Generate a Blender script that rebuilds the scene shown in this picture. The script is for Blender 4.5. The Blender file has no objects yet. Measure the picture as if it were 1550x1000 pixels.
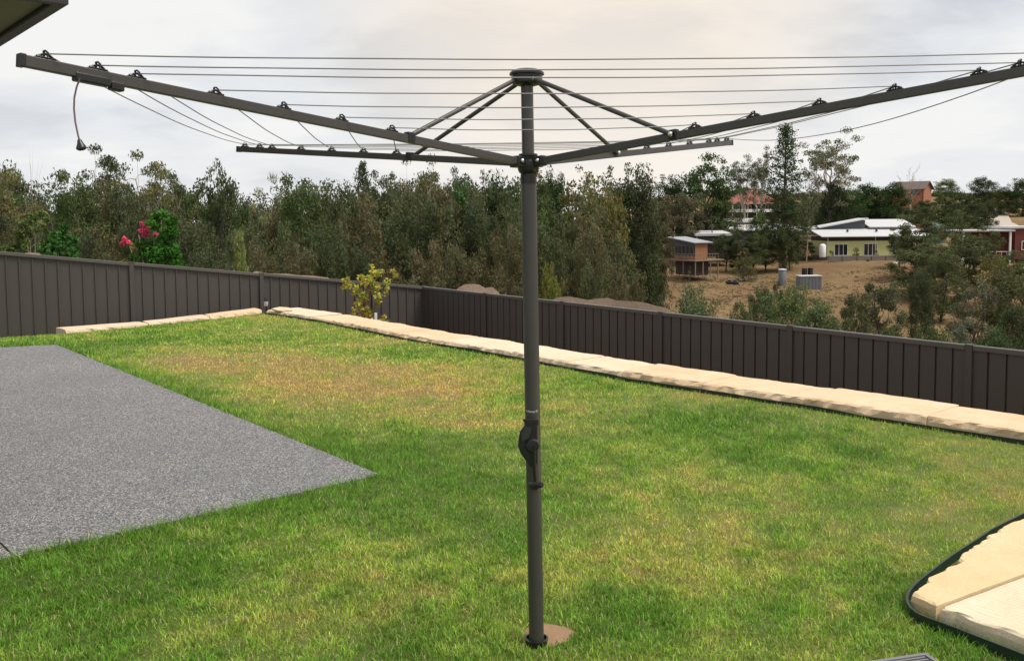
import bpy, bmesh, math, random
import numpy as np
from mathutils import Vector, Matrix, noise
R = math.radians
C = bpy.context.scene.collection
# ------------------------------------------------------------------ camera
F_PX, CX, CY = 1360.4, 775.0, 427.0
PITCH, ROLL, EYE = 0.0699, -0.0081, 1.7
_c, _s, _cr, _sr = math.cos(PITCH), math.sin(PITCH), math.cos(ROLL), math.sin(ROLL)
FW = Vector((0, _c, -_s)); U0 = Vector((0, _s, _c)); R0 = Vector((1, 0, 0))
RT = R0*_cr + U0*_sr; UP = U0*_cr - R0*_sr
CAM = Vector((0, 0, EYE))
cd = bpy.data.cameras.new('camera'); cam = bpy.data.objects.new('camera', cd); C.objects.link(cam)
m = Matrix((RT, UP, -FW)).transposed().to_4x4(); m.translation = CAM; cam.matrix_world = m
cd.sensor_width = 36; cd.lens = F_PX/1550*36; cd.shift_y = -(500-CY)/1550
cd.clip_start = 0.05; cd.clip_end = 3000
bpy.context.scene.camera = cam
# ------------------------------------------------------------------ sky
SUN_EL, SUN_AZ = 60, 112          # azimuth clockwise from +Y (camera forward): to the right, slightly behind
world = bpy.data.worlds.new('World'); bpy.context.scene.world = world; world.use_nodes = True
nt = world.node_tree; N = nt.nodes; Lk = nt.links
for n in list(N): N.remove(n)
def nd(t, **k):
    n = N.new(t)
    for a, b in k.items(): setattr(n, a, b)
    return n
def wmath(op, a, b=None, c=None):
    n = nd('ShaderNodeMath', operation=op)
    for i, v in enumerate((a, b, c)):
        if v is None: continue
        if isinstance(v, (int, float)): n.inputs[i].default_value = v
        else: Lk.new(v, n.inputs[i])
    return n.outputs[0]
out = nd('ShaderNodeOutputWorld'); bg = nd('ShaderNodeBackground'); bg.inputs[1].default_value = 0.1
sky = nd('ShaderNodeTexSky', sky_type='NISHITA'); sky.sun_disc = False
sky.sun_elevation = R(SUN_EL); sky.sun_rotation = R(SUN_AZ)
tc = nd('ShaderNodeTexCoord'); sp = nd('ShaderNodeSeparateXYZ'); Lk.new(tc.outputs['Generated'], sp.inputs[0])
den = wmath('ADD', wmath('ABSOLUTE', sp.outputs[2]), 0.16)
cb = nd('ShaderNodeCombineXYZ'); Lk.new(wmath('DIVIDE', sp.outputs[0], den), cb.inputs[0]); Lk.new(wmath('DIVIDE', sp.outputs[1], den), cb.inputs[1])
def wnoise(scale, det, rough, off):
    mp = nd('ShaderNodeMapping'); mp.inputs['Location'].default_value = off; mp.inputs['Scale'].default_value = (1, 1.0, 1); Lk.new(cb.outputs[0], mp.inputs[0])
    n = nd('ShaderNodeTexNoise'); n.inputs['Scale'].default_value = scale; n.inputs['Detail'].default_value = det; n.inputs['Roughness'].default_value = rough
    n.inputs['Distortion'].default_value = 0.3
    Lk.new(mp.outputs[0], n.inputs['Vector']); return n.outputs[0]
def wramp(f, stops):
    r = nd('ShaderNodeValToRGB'); e = r.color_ramp.elements
    while len(e) < len(stops): e.new(0.5)
    for i, (p, c) in enumerate(stops): e[i].position = p; e[i].color = (*c, 1)
    r.color_ramp.interpolation = 'EASE'; Lk.new(f, r.inputs[0]); return r.outputs[0]
def wmix(f, a, b, t='MIX'):
    n = nd('ShaderNodeMix', data_type='RGBA', blend_type=t)
    if isinstance(f, (int, float)): n.inputs[0].default_value = f
    else: Lk.new(f, n.inputs[0])
    for s, v in ((6, a), (7, b)):
        if isinstance(v, tuple): n.inputs[s].default_value = (*v, 1)
        else: Lk.new(v, n.inputs[s])
    return n.outputs[2]
cl = wnoise(0.75, 6, 0.5, (3.1, 1.7, 0))
cl2 = wnoise(1.9, 5, 0.55, (9.1, 4.2, 0))
cmix = wmath('ADD', wmath('MULTIPLY', cl, 0.72), wmath('MULTIPLY', cl2, 0.28))
clouds = wramp(cmix, [(0.40, (5.6, 5.85, 6.3)), (0.50, (7.4, 7.55, 7.8)), (0.60, (8.8, 8.7, 8.5))])
# thin bright band low over the hills, where the cloud deck opens
low = nd('ShaderNodeMapRange'); Lk.new(sp.outputs[2], low.inputs[0]); low.inputs[1].default_value = 0.02; low.inputs[2].default_value = 0.22; low.inputs[3].default_value = 0.55; low.inputs[4].default_value = 0
clouds = wmix(low.outputs[0], clouds, (8.5, 8.55, 8.6))
# warm patch where the cloud is thinner
gdir = (FW + RT*((900-CX)/F_PX) + UP*((CY+90)/F_PX)).normalized()
dp = nd('ShaderNodeVectorMath', operation='DOT_PRODUCT'); nv = nd('ShaderNodeVectorMath', operation='NORMALIZE'); Lk.new(tc.outputs['Generated'], nv.inputs[0])
Lk.new(nv.outputs[0], dp.inputs[0]); dp.inputs[1].default_value = gdir
g = nd('ShaderNodeMapRange', interpolation_type='SMOOTHERSTEP'); Lk.new(dp.outputs['Value'], g.inputs[0]); g.inputs[1].default_value = 0.93; g.inputs[2].default_value = 1.0
gw = wmath('MULTIPLY', wmath('MULTIPLY', g.outputs[0], 0.95), wmath('ADD', cl2, 0.2))
clouds = wmix(gw, clouds, (9.6, 8.35, 6.9))
fin = wmix(0.94, sky.outputs[0], clouds)
Lk.new(fin, bg.inputs[0]); Lk.new(bg.outputs[0], out.inputs[0])
# ------------------------------------------------------------------ sun
sd = bpy.data.lights.new('sun', 'SUN'); sd.energy = 3.5; sd.angle = R(28); sd.color = (1, 0.93, 0.83)
so = bpy.data.objects.new('sun', sd); C.objects.link(so)
sv = Vector((math.sin(R(SUN_AZ))*math.cos(R(SUN_EL)), math.cos(R(SUN_AZ))*math.cos(R(SUN_EL)), math.sin(R(SUN_EL))))
so.rotation_euler = (-sv).to_track_quat('-Z', 'Y').to_euler(); so.location = (0, 0, 30)
vs = bpy.context.scene.view_settings; vs.view_transform = 'Standard'; vs.look = 'None'; vs.gamma = 1; vs.exposure = 0.12; vs.use_curve_mapping = False

# ------------------------------------------------------------------ helpers
def ray(px, py): return FW + RT*((px-CX)/F_PX) + UP*((CY-py)/F_PX)
def atz(px, py, z=0.0):
    d = ray(px, py); return CAM + d*((z-EYE)/d.z)
def aty(px, py, y):
    d = ray(px, py); return CAM + d*(y/d.y)
def proj(p):
    q = Vector(p)-CAM; z = q.dot(FW); return CX+F_PX*q.dot(RT)/z, CY-F_PX*q.dot(UP)/z
def fbm(x, y, z=0.0, o=4):
    v = 0; a = 1
    for i in range(o): v += a*noise.noise(Vector((x, y, z))); x *= 2.03; y *= 2.03; z *= 2.03; a *= .5
    return v
def ss(a, b, x):
    t = min(1, max(0, (x-a)/(b-a))); return t*t*(3-2*t)
class MB:
    def __init__(s): s.v = []; s.f = []
    def add(s, vs, fs):
        o = len(s.v); s.v += [tuple(v) for v in vs]; s.f += [tuple(i+o for i in f) for f in fs]; return s
    def box(s, c, d, M=None):
        x, y, z = d[0]/2, d[1]/2, d[2]/2; c = Vector(c)
        vs = [Vector((a*x, b*y, e*z)) for a in (-1, 1) for b in (-1, 1) for e in (-1, 1)]
        if M is not None: vs = [M @ v for v in vs]
        return s.add([c+v for v in vs], [(0, 1, 3, 2), (4, 6, 7, 5), (0, 4, 5, 1), (2, 3, 7, 6), (0, 2, 6, 4), (1, 5, 7, 3)])
    def bbox(s, c, d, b=0.003, M=None):
        # box with chamfered vertical and horizontal edges
        bm = bmesh.new(); bmesh.ops.create_cube(bm, size=1)
        for v in bm.verts: v.co = Vector((v.co.x*d[0], v.co.y*d[1], v.co.z*d[2]))
        bmesh.ops.bevel(bm, geom=bm.edges[:], offset=b, segments=2, affect='EDGES', profile=0.5)
        bm.verts.ensure_lookup_table(); c = Vector(c)
        for i, v in enumerate(bm.verts): v.index = i
        s.add([(c+(M @ v.co if M is not None else v.co)) for v in bm.verts], [tuple(v.index for v in f.verts) for f in bm.faces]); bm.free(); return s
    def tube(s, pts, rad, n=8, cap=True):
        pts = [Vector(p) for p in pts]
        if not isinstance(rad, (list, tuple)): rad = [rad]*len(pts)
        rings = []; prev = None; vs = []; fs = []
        for i, p in enumerate(pts):
            t = (pts[min(i+1, len(pts)-1)]-pts[max(i-1, 0)]).normalized()
            if prev is None:
                a = Vector((0, 0, 1)) if abs(t.z) < .9 else Vector((1, 0, 0)); u = t.cross(a).normalized()
            else: u = (prev - t*prev.dot(t)).normalized()
            prev = u; w = t.cross(u)
            vs += [p+(u*math.cos(2*math.pi*k/n)+w*math.sin(2*math.pi*k/n))*rad[i] for k in range(n)]
        for i in range(len(pts)-1):
            for k in range(n): fs.append((i*n+k, i*n+(k+1) % n, (i+1)*n+(k+1) % n, (i+1)*n+k))
        if cap: fs.append(tuple(range(n))[::-1]); fs.append(tuple((len(pts)-1)*n+k for k in range(n)))
        return s.add(vs, fs)
    def lathe(s, c, prof, n=24, M=None):
        c = Vector(c); vs = []; fs = []
        for r, z in prof:
            for k in range(n):
                v = Vector((r*math.cos(2*math.pi*k/n), r*math.sin(2*math.pi*k/n), z)); vs.append(c+(M @ v if M is not None else v))
        for i in range(len(prof)-1):
            for k in range(n): fs.append((i*n+k, i*n+(k+1) % n, (i+1)*n+(k+1) % n, (i+1)*n+k))
        fs.append(tuple(range(n))[::-1]); fs.append(tuple((len(prof)-1)*n+k for k in range(n)))
        return s.add(vs, fs)
    def mesh(s, name, mat, smooth=False):
        me = bpy.data.meshes.new(name); me.from_pydata(s.v, [], s.f)
        if mat: me.materials.append(mat)
        bm = bmesh.new(); bm.from_mesh(me); bmesh.ops.recalc_face_normals(bm, faces=bm.faces); bm.to_mesh(me); bm.free()
        if smooth:
            me.shade_smooth()
            try: me.set_sharp_from_angle(angle=R(40))
            except Exception: pass
        return me
def obj(name, mb, mat=None, parent=None, smooth=False, label=None):
    me = mb.mesh(name, mat, smooth) if isinstance(mb, MB) else mb
    o = bpy.data.objects.new(name, me); C.objects.link(o)
    if parent is not None: o.parent = parent
    if label: o['label'] = label
    return o
def thing(name, label, cat, loc=(0, 0, 0), rz=0, group=None):
    o = bpy.data.objects.new(name, None); C.objects.link(o); o.location = loc; o.rotation_euler = (0, 0, rz); o.empty_display_size = .3
    return tag(o, label, cat, group)
def tag(o, label=None, cat=None, group=None, kind=None):
    if label: o['label'] = label
    if cat: o['category'] = cat
    if group: o['group'] = group
    if kind: o['kind'] = kind
    return o

# ------------------------------------------------------------------ materials
class Mt:
    def __init__(s, name):
        s.m = bpy.data.materials.new(name); s.m.use_nodes = True; s.t = s.m.node_tree; s.b = s.t.nodes['Principled BSDF']; s.co = None
    def n(s, t, **k):
        n = s.t.nodes.new(t)
        for a, b in k.items(): setattr(n, a, b)
        return n
    def l(s, a, b): s.t.links.new(a, b)
    def coord(s):
        if s.co is None: s.co = s.n('ShaderNodeTexCoord').outputs['Object']
        return s.co
    def noise(s, scale, det=4, rough=.5, vec=None, stretch=None):
        n = s.n('ShaderNodeTexNoise'); n.inputs['Scale'].default_value = scale; n.inputs['Detail'].default_value = det; n.inputs['Roughness'].default_value = rough
        v = vec or s.coord()
        if stretch:
            mp = s.n('ShaderNodeMapping'); mp.inputs['Scale'].default_value = stretch; s.l(v, mp.inputs[0]); v = mp.outputs[0]
        s.l(v, n.inputs['Vector']); return n.outputs[0]
    def ramp(s, f, stops):
        r = s.n('ShaderNodeValToRGB'); e = r.color_ramp.elements
        while len(e) < len(stops): e.new(.5)
        for i, (p, c) in enumerate(stops): e[i].position = p; e[i].color = (*(c if isinstance(c, tuple) else (c, c, c)), 1)
        s.l(f, r.inputs[0]); return r.outputs[0]
    def mix(s, f, a, b, t='MIX'):
        n = s.n('ShaderNodeMix', data_type='RGBA', blend_type=t)
        if isinstance(f, (int, float)): n.inputs[0].default_value = f
        else: s.l(f, n.inputs[0])
        for i, v in ((6, a), (7, b)):
            if isinstance(v, tuple): n.inputs[i].default_value = (*v, 1)
            else: s.l(v, n.inputs[i])
        return n.outputs[2]
    def col(s, c):
        if isinstance(c, tuple): s.b.inputs['Base Color'].default_value = (*c, 1)
        else: s.l(c, s.b.inputs['Base Color'])
        return s
    def rough(s, r, metal=0, spec=None):
        if isinstance(r, (int, float)): s.b.inputs['Roughness'].default_value = r
        else: s.l(r, s.b.inputs['Roughness'])
        s.b.inputs['Metallic'].default_value = metal
        if spec is not None: s.b.inputs['Specular IOR Level'].default_value = spec
        return s
    def bump(s, h, dist=.01, st=1):
        b = s.n('ShaderNodeBump'); b.inputs['Strength'].default_value = st; b.inputs['Distance'].default_value = dist; s.l(h, b.inputs['Height']); s.l(b.outputs[0], s.b.inputs['Normal']); return s
def painted(name, c, r=.45, var=.18, scale=6, metal=0):
    m = Mt(name); f = m.noise(scale, 5, .6); m.col(m.mix(f, tuple(x*(1-var) for x in c), tuple(x*(1+var) for x in c))); m.rough(r, metal); m.bump(m.noise(scale*30, 2), .0006, .3); return m.m
M = {}
M['pole'] = painted('powder_coat', (.054, .050, .045), .34)
M['black'] = painted('black_plastic', (.012, .012, .013), .35)
M['steel'] = painted('bright_steel', (.62, .62, .62), .3, metal=1)
M['line'] = painted('grey_line', (.22, .22, .225), .5)
M['cord'] = painted('grey_pink_cord', (.16, .11, .11), .6)
M['white'] = painted('white_paint', (.75, .75, .73), .5, .06)
M['edging'] = painted('green_edging', (.012, .028, .018), .45)
M['fence'] = None
mm = Mt('fence_steel'); f = mm.noise(1.3, 5, .6, stretch=(1, 1, .25)); f2 = mm.noise(40, 2)
mm.col(mm.mix(f2, mm.mix(f, (.052, .045, .040), (.068, .060, .053)), (.063, .056, .050))); mm.rough(.5); M['fence'] = mm.m
M['rail'] = painted('fence_rail_steel', (.085, .078, .070), .42)
# sandstone
def sandstone(name, c1, c2, c3, groove=None):
    m = Mt(name); a = m.noise(2.2, 6, .6, stretch=(1, 1, 3)); b = m.noise(14, 5, .65); g = m.noise(130, 3, .6)
    c = m.mix(m.ramp(a, [(.35, 0.0), (.68, 1.0)]), c1, c2); c = m.mix(m.ramp(b, [(.52, 0.0), (.78, .6)]), c, c3)
    c = m.mix(m.ramp(g, [(.3, .35), (.6, 0.0)]), c, tuple(x*.6 for x in c1)); m.col(c); m.rough(.9, spec=.2)
    h = m.mix(.5, b, g)
    if groove:
        mp = m.n('ShaderNodeMapping'); mp.inputs['Rotation'].default_value = (0, 0, groove[0]); m.l(m.coord(), mp.inputs[0])
        w = m.n('ShaderNodeTexWave', wave_type='BANDS'); w.inputs['Scale'].default_value = groove[1]; w.inputs['Distortion'].default_value = 3.0; w.inputs['Detail'].default_value = 3; w.inputs['Detail Scale'].default_value = .6
        m.l(mp.outputs[0], w.inputs['Vector']); h = m.mix(groove[2], h, w.outputs['Color'])
    m.bump(h, .006, .8); return m.m
M['stone'] = sandstone('sandstone', (.62, .45, .28), (.72, .56, .39), (.58, .35, .20))
M['stone_pale'] = sandstone('pale_sandstone', (.67, .52, .36), (.74, .61, .46), (.60, .42, .28))
M['stone_pink'] = sandstone('pink_sandstone', (.62, .48, .35), (.70, .57, .42), (.58, .40, .30))
M['stone_orange'] = sandstone('sawn_orange_sandstone', (.62, .46, .26), (.70, .56, .35), (.58, .41, .22), (R(35), 9, .06))
M['stone_saw'] = sandstone('sawn_pale_sandstone', (.62, .52, .36), (.72, .64, .48), (.60, .47, .30), (R(-38), 11, .6))
# exposed aggregate concrete
m = Mt('exposed_aggregate')
v = m.n('ShaderNodeTexVoronoi', feature='F1'); v.inputs['Scale'].default_value = 150; v.inputs['Randomness'].default_value = 1; m.l(m.coord(), v.inputs['Vector'])
sc = m.n('ShaderNodeSeparateColor'); m.l(v.outputs['Color'], sc.inputs[0])
peb = m.ramp(sc.outputs[0], [(0, (.03, .031, .037)), (.3, (.085, .088, .099)), (.55, (.18, .182, .192)), (.8, (.33, .315, .30)), (1, (.62, .58, .52))])
edge = m.ramp(v.outputs['Distance'], [(.5, 0.0), (.8, .8)])
big = m.noise(.8, 5, .6)
c = m.mix(edge, peb, (.108, .112, .122)); c = m.mix(m.ramp(big, [(.35, .35), (.65, 0.0)]), c, (.112, .117, .130))
m.col(c); m.rough(.8, spec=.3); m.bump(m.ramp(v.outputs['Distance'], [(0, 1.0), (.6, 0.0)]), .003, .7); M['concrete'] = m.m
# soil footing
m = Mt('orange_clay'); a = m.noise(9, 5, .6); m.col(m.mix(a, (.20, .12, .07), (.36, .235, .15))); m.rough(.95, spec=.1); m.bump(m.noise(40, 5, .7), .01, .6); M['clay'] = m.m
m = Mt('dug_earth'); a = m.noise(2.5, 6, .7); b = m.noise(20, 4, .7); m.col(m.mix(b, m.mix(a, (.22, .15, .11), (.42, .31, .23)), (.30, .22, .16))); m.rough(.95, spec=.1); m.bump(b, .05, .7); M['earth'] = m.m
# hillside
m = Mt('dry_hillside'); a = m.noise(.05, 6, .6); b = m.noise(.45, 6, .7); d = m.noise(3, 4, .7)
c = m.mix(m.ramp(a, [(.38, 0.0), (.62, 1.0)]), (.17, .100, .056), (.25, .175, .085)); c = m.mix(m.ramp(b, [(.5, 0.0), (.75, .6)]), c, (.095, .085, .04)); c = m.mix(m.ramp(d, [(.3, .5), (.55, 0.0)]), c, (.11, .066, .04))
m.col(c); m.rough(1, spec=.1); m.bump(d, .3, .8); M['hill'] = m.m
m = Mt('dry_lawn'); m.col(m.mix(m.noise(.8, 5), (.16, .14, .05), (.24, .19, .085))); m.rough(1, spec=.1); M['drylawn'] = m.m
# leaves: object colour times per-face tone
def leafmat(name, tr=.25):
    m = Mt(name); at = m.n('ShaderNodeAttribute', attribute_name='tone'); oi = m.n('ShaderNodeObjectInfo')
    c = m.mix(1.0, at.outputs['Color'], oi.outputs['Color'], 'MULTIPLY'); m.col(c); m.rough(.85, spec=.06)
    t = m.n('ShaderNodeBsdfTranslucent'); m.l(c, t.inputs[0]); x = m.n('ShaderNodeMixShader'); x.inputs[0].default_value = tr
    m.l(m.b.outputs[0], x.inputs[1]); m.l(t.outputs[0], x.inputs[2]); m.l(x.outputs[0], m.t.nodes['Material Output'].inputs[0]); return m.m
M['leaf'] = leafmat('foliage')
def attrmat(name, tr=0, r=.6):
    m = Mt(name); at = m.n('ShaderNodeAttribute', attribute_name='tone'); m.col(at.outputs['Color']); m.rough(r, spec=.2)
    if tr:
        t = m.n('ShaderNodeBsdfTranslucent'); m.l(at.outputs['Color'], t.inputs[0]); x = m.n('ShaderNodeMixShader'); x.inputs[0].default_value = tr
        m.l(m.b.outputs[0], x.inputs[1]); m.l(t.outputs[0], x.inputs[2]); m.l(x.outputs[0], m.t.nodes['Material Output'].inputs[0])
    return m
M['blade'] = attrmat('grass_blades', .3, .55).m
m = attrmat('lawn_thatch'); at = m.t.nodes['Attribute'] if 'Attribute' in m.t.nodes else None
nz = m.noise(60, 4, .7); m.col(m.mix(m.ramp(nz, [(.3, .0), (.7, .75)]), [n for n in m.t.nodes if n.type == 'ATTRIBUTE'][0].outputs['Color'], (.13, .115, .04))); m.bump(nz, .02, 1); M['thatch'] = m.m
m = Mt('bark_dark'); m.col(m.mix(m.noise(3, 5, stretch=(1, 1, .2)), (.05, .04, .032), (.12, .10, .08))); m.rough(.9); M['bark'] = m.m
m = Mt('bark_pale'); m.col(m.mix(m.noise(1.5, 5, stretch=(1, 1, .25)), (.26, .21, .16), (.46, .41, .33))); m.rough(.8); M['bark_pale'] = m.m

# ------------------------------------------------------------------ yard layout
FL0 = Vector((-8.60, 15.22, 0)); FR0 = Vector((-1.92, 19.47, 0)); FLd = (FR0-FL0).normalized()      # left fence, meeting the right one at the corner
FRd = Vector((.595, -.804, 0)).normalized()     # right fence
# make the two lines meet
tt = ((FR0-FL0).cross(FRd)).z/(FLd.cross(FRd)).z
CORN = FL0+FLd*tt; FLlen = tt
nin = Vector((FLd.y, -FLd.x, 0))
def lawn_h(x, y):
    D = (x-FL0.x)*nin.x+(y-FL0.y)*nin.y
    return -.26*min(1, max(0, (2.6-D)/2.6))*min(1, max(0, (-4.5-x)/3))
edgeR_px = [(400, 475), (480, 487), (600, 512), (790, 545), (960, 578), (1200, 615), (1550, 673)]
edgeR = [atz(*p) for p in edgeR_px]
dR = (edgeR[-1]-edgeR[-2]).normalized(); edgeR += [edgeR[-1]+dR*3, edgeR[-1]+dR*9]
edgeL = [edgeR[0].copy(), atz(250, 488, -.04), Vector((-7.2, 14.4, 0))]
patio = [atz(576, 720), atz(85, 522.5)]
pdir1 = (patio[1]-patio[0]).normalized()
pfar = atz(0, 527); pd2 = (pfar-patio[1]).normalized(); patio.append(patio[1]+pd2*9)
pn = atz(0, 851); pd0 = (pn-patio[0]).normalized(); patio.append(patio[0]+pd0*11)
plat = [atz(1550, 782), atz(1498, 808), atz(1440, 845), atz(1385, 884), atz(1367, 905), atz(1385, 925), atz(1440, 950), atz(1550, 994)]
plat += [plat[-1]+(plat[-1]-plat[-2]).normalized()*3, plat[0]+(plat[0]-plat[1]).normalized()*4]
lawn_poly = [Vector((12, -4, 0)), edgeR[-1]] + edgeR[::-1][1:] + edgeL[1:] + [FL0+FLd*1.05, FL0-FLd*6, Vector((-14, -4, 0))]
def inside(P, X, Y):
    X = np.asarray(X); Y = np.asarray(Y); r = np.zeros(X.shape, bool); n = len(P)
    for i in range(n):
        x1, y1, x2, y2 = P[i].x, P[i].y, P[(i+1) % n].x, P[(i+1) % n].y
        if y1 == y2: continue
        c = ((y1 > Y) != (y2 > Y)) & (X < (x2-x1)*(Y-y1)/(y2-y1)+x1); r ^= c
    return r
def dist_poly(P, X, Y, closed=True):
    d = np.full(X.shape, 1e9); n = len(P)
    for i in range(n if closed else n-1):
        a = P[i]; b = P[(i+1) % n]; ex, ey = b.x-a.x, b.y-a.y; L2 = ex*ex+ey*ey+1e-9
        t = np.clip(((X-a.x)*ex+(Y-a.y)*ey)/L2, 0, 1); d = np.minimum(d, np.hypot(X-a.x-t*ex, Y-a.y-t*ey))
    return d
# smooth numpy value noise
def vnoise(x, y, s, seed):
    rg = np.random.RandomState(seed); T = rg.rand(256, 256); x = x*s+1000; y = y*s+1000
    xi = np.floor(x).astype(int); yi = np.floor(y).astype(int); fx = x-xi; fy = y-yi; fx = fx*fx*(3-2*fx); fy = fy*fy*(3-2*fy)
    a = T[xi % 256, yi % 256]; b = T[(xi+1) % 256, yi % 256]; c = T[xi % 256, (yi+1) % 256]; d = T[(xi+1) % 256, (yi+1) % 256]
    return (a*(1-fx)+b*fx)*(1-fy)+(c*(1-fx)+d*fx)*fy
blobs = []   # (world centre, rx, ry in px on the photo converted to m, dryness)
for px, py, r, k in [(480, 585, 1.5, .95), (300, 545, 1.3, .85), (620, 590, 1.3, .6), (560, 560, 1.6, .5), (160, 525, .9, -.2), (230, 545, 1.2, .5), (950, 700, .8, .26), (1050, 740, .6, .24), (880, 730, .4, .3), (900, 800, .4, .15), (1300, 688, .13, -1.6),
                     (520, 850, .25, .55), (570, 900, .3, .5), (400, 860, .3, .45), (700, 840, .35, .3), (1530, 740, .4, .5), (1340, 690, .7, .12), (1150, 625, .7, .4), (380, 490, 1.4, .4), (980, 590, .8, .25),
                     (1080, 600, .6, .5), (1400, 665, .7, .35), (600, 515, .7, .45), (1230, 790, .5, .35), (870, 620, .8, .3), (700, 640, .6, .3), (1000, 840, .4, .3),
                     (720, 535, .9, -.8), (560, 690, .7, -.9), (300, 620, .8, -.5), (640, 760, .6, -.5), (200, 870, .5, -.7), (60, 900, .4, -.6), (1000, 620, 1.0, -.45), (1200, 700, .6, -.3), (1420, 960, .4, -.5), (900, 960, .3, -.3), (130, 560, .7, -.6), (1450, 900, .4, -.4), (1100, 640, .8, -.5)]:
    p = atz(px, py); blobs.append((p.x, p.y, r, k))
def lawn_dry(x, y):
    d = .31 - .10*np.clip((6.5-y)/3, 0, 1) + .30*(vnoise(x, y, .55, 1)-.5)+.36*(vnoise(x, y, 1.9, 2)-.5)+.42*(vnoise(x, y, 5, 3)-.5)+.34*(vnoise(x, y, 14, 5)-.5)
    for bx, by, r, k in blobs: d = d+.50*k*np.exp(-((x-bx)**2+(y-by)**2)/(2*(r*.75)**2))
    dp_ = dist_poly(patio, x, y); d = d-.55*np.exp(-dp_/.28)
    return np.clip(d, 0, 1)
CS = np.array([(.145, .315, .034), (.240, .415, .052), (.380, .515, .078), (.60, .56, .135), (.72, .50, .18)])
def lawn_col(x, y, j=0):
    d = np.clip(lawn_dry(x, y)+j, 0, .999)*4; i = d.astype(int); f = (d-i)[:, None]
    return CS[i]*(1-f)+CS[np.minimum(i+1, 4)]*f
def raw_mesh(name, V, F3, col, mat, corner=3):
    me = bpy.data.meshes.new(name); n = len(F3); me.vertices.add(len(V)); me.vertices.foreach_set('co', V.astype(np.float32).ravel())
    me.loops.add(n*corner); me.loops.foreach_set('vertex_index', F3.astype(np.int32).ravel()); me.polygons.add(n)
    me.polygons.foreach_set('loop_start', np.arange(0, n*corner, corner, dtype=np.int32))
    try: me.polygons.foreach_set('loop_total', np.full(n, corner, np.int32))
    except Exception: pass
    if col is not None:
        a = me.color_attributes.new('tone', 'FLOAT_COLOR', 'POINT'); a.data.foreach_set('color', np.c_[col, np.ones(len(col))].astype(np.float32).ravel())
    me.materials.append(mat); me.update(calc_edges=True); me.validate(); return me

# ------------------------------------------------------------------ terrain
PR = [(-200, -1.4), (12, -1.4), (20, -2.2), (40, -8), (60, -11.5), (85, -11.8), (110, -10.6), (135, -8.4), (160, -6.2), (200, -2.6), (250, 1.2), (300, 5.7), (350, 9.7), (500, 14), (900, 16), (2500, 16)]
def terr(x, y):
    z = float(np.interp(y, [p[0] for p in PR], [p[1] for p in PR]))
    lim = -3.5+22*ss(.09, .2, x/max(y, 30))
    z = min(z, lim)
    w = ss(30, 110, y)
    z += w*1.3*fbm(x*.02, y*.02, 3)+w*.25*fbm(x*.12, y*.12, 5, 3)
    return z
xs = np.concatenate([np.linspace(-900, -160, 14), np.linspace(-150, 260, 150), np.linspace(270, 1100, 14)]); ys = np.concatenate([np.linspace(-60, 14, 12), np.linspace(16, 320, 150), np.linspace(335, 2200, 20)])
mb = MB(); nx = len(xs); V = [(x, y, terr(x, y)) for y in ys for x in xs]
mb.add(V, [(j*nx+i, j*nx+i+1, (j+1)*nx+i+1, (j+1)*nx+i) for j in range(len(ys)-1) for i in range(nx-1)])
tag(obj('ground', mb, M['hill'], smooth=True), kind='structure')
# pale driveway on the far hill at right
def ribbon(name, pts, w, mat, dz=.06):
    mb = MB(); L = []; 
    for i in range(len(pts)-1):
        for k in range(8):
            t = k/8; L.append(pts[i].lerp(pts[i+1], t))
    L.append(pts[-1]); vs = []
    for i, p in enumerate(L):
        t = (L[min(i+1, len(L)-1)]-L[max(i-1, 0)]).normalized(); n = Vector((-t.y, t.x, 0))
        for k in range(-2, 3):
            q = p+n*w/2*k/2; vs.append((q.x, q.y, terr(q.x, q.y)+dz))
    mb.add(vs, [(i*5+k, i*5+k+1, (i+1)*5+k+1, (i+1)*5+k) for i in range(len(L)-1) for k in range(4)]); return tag(obj(name, mb, mat), kind='structure')
m = Mt('pale_driveway'); m.col(m.mix(m.noise(.5, 4), (.34, .29, .24), (.46, .40, .34))); m.rough(.9); M['drive'] = m.m
ribbon('driveway', [Vector((113, 205, 0)), Vector((122, 225, 0)), Vector((140, 262, 0)), Vector((150, 285, 0))], 6.5, M['drive'], .35)

# lawn sheet
st = .2; gx = np.arange(-14, 13, st); gy = np.arange(-4, 20, st)
GX, GY = np.meshgrid(gx, gy); ok = inside(lawn_poly, GX+st/2, GY+st/2) | (dist_poly(lawn_poly[1:len(lawn_poly)-3], GX+st/2, GY+st/2, False) < .17)
D_ = (GX+st/2-FL0.x)*nin.x+(GY+st/2-FL0.y)*nin.y; ok &= D_ > -.15
H_ = np.vectorize(lawn_h)(GX, GY)+.012*(vnoise(GX, GY, 1.2, 8)-.5)
V = np.c_[GX.ravel(), GY.ravel(), H_.ravel()]; W_ = len(gx); fs = []
for j in range(len(gy)-1):
    for i in range(W_-1):
        if ok[j, i]: fs.append((j*W_+i, j*W_+i+1, (j+1)*W_+i+1, (j+1)*W_+i))
lawn = tag(obj('lawn', raw_mesh('lawn', V, np.array(fs), lawn_col(V[:, 0], V[:, 1])*.40, M['thatch'], 4)), kind='structure')  # thatch colour darkened to deepen the shade between the blades
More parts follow.
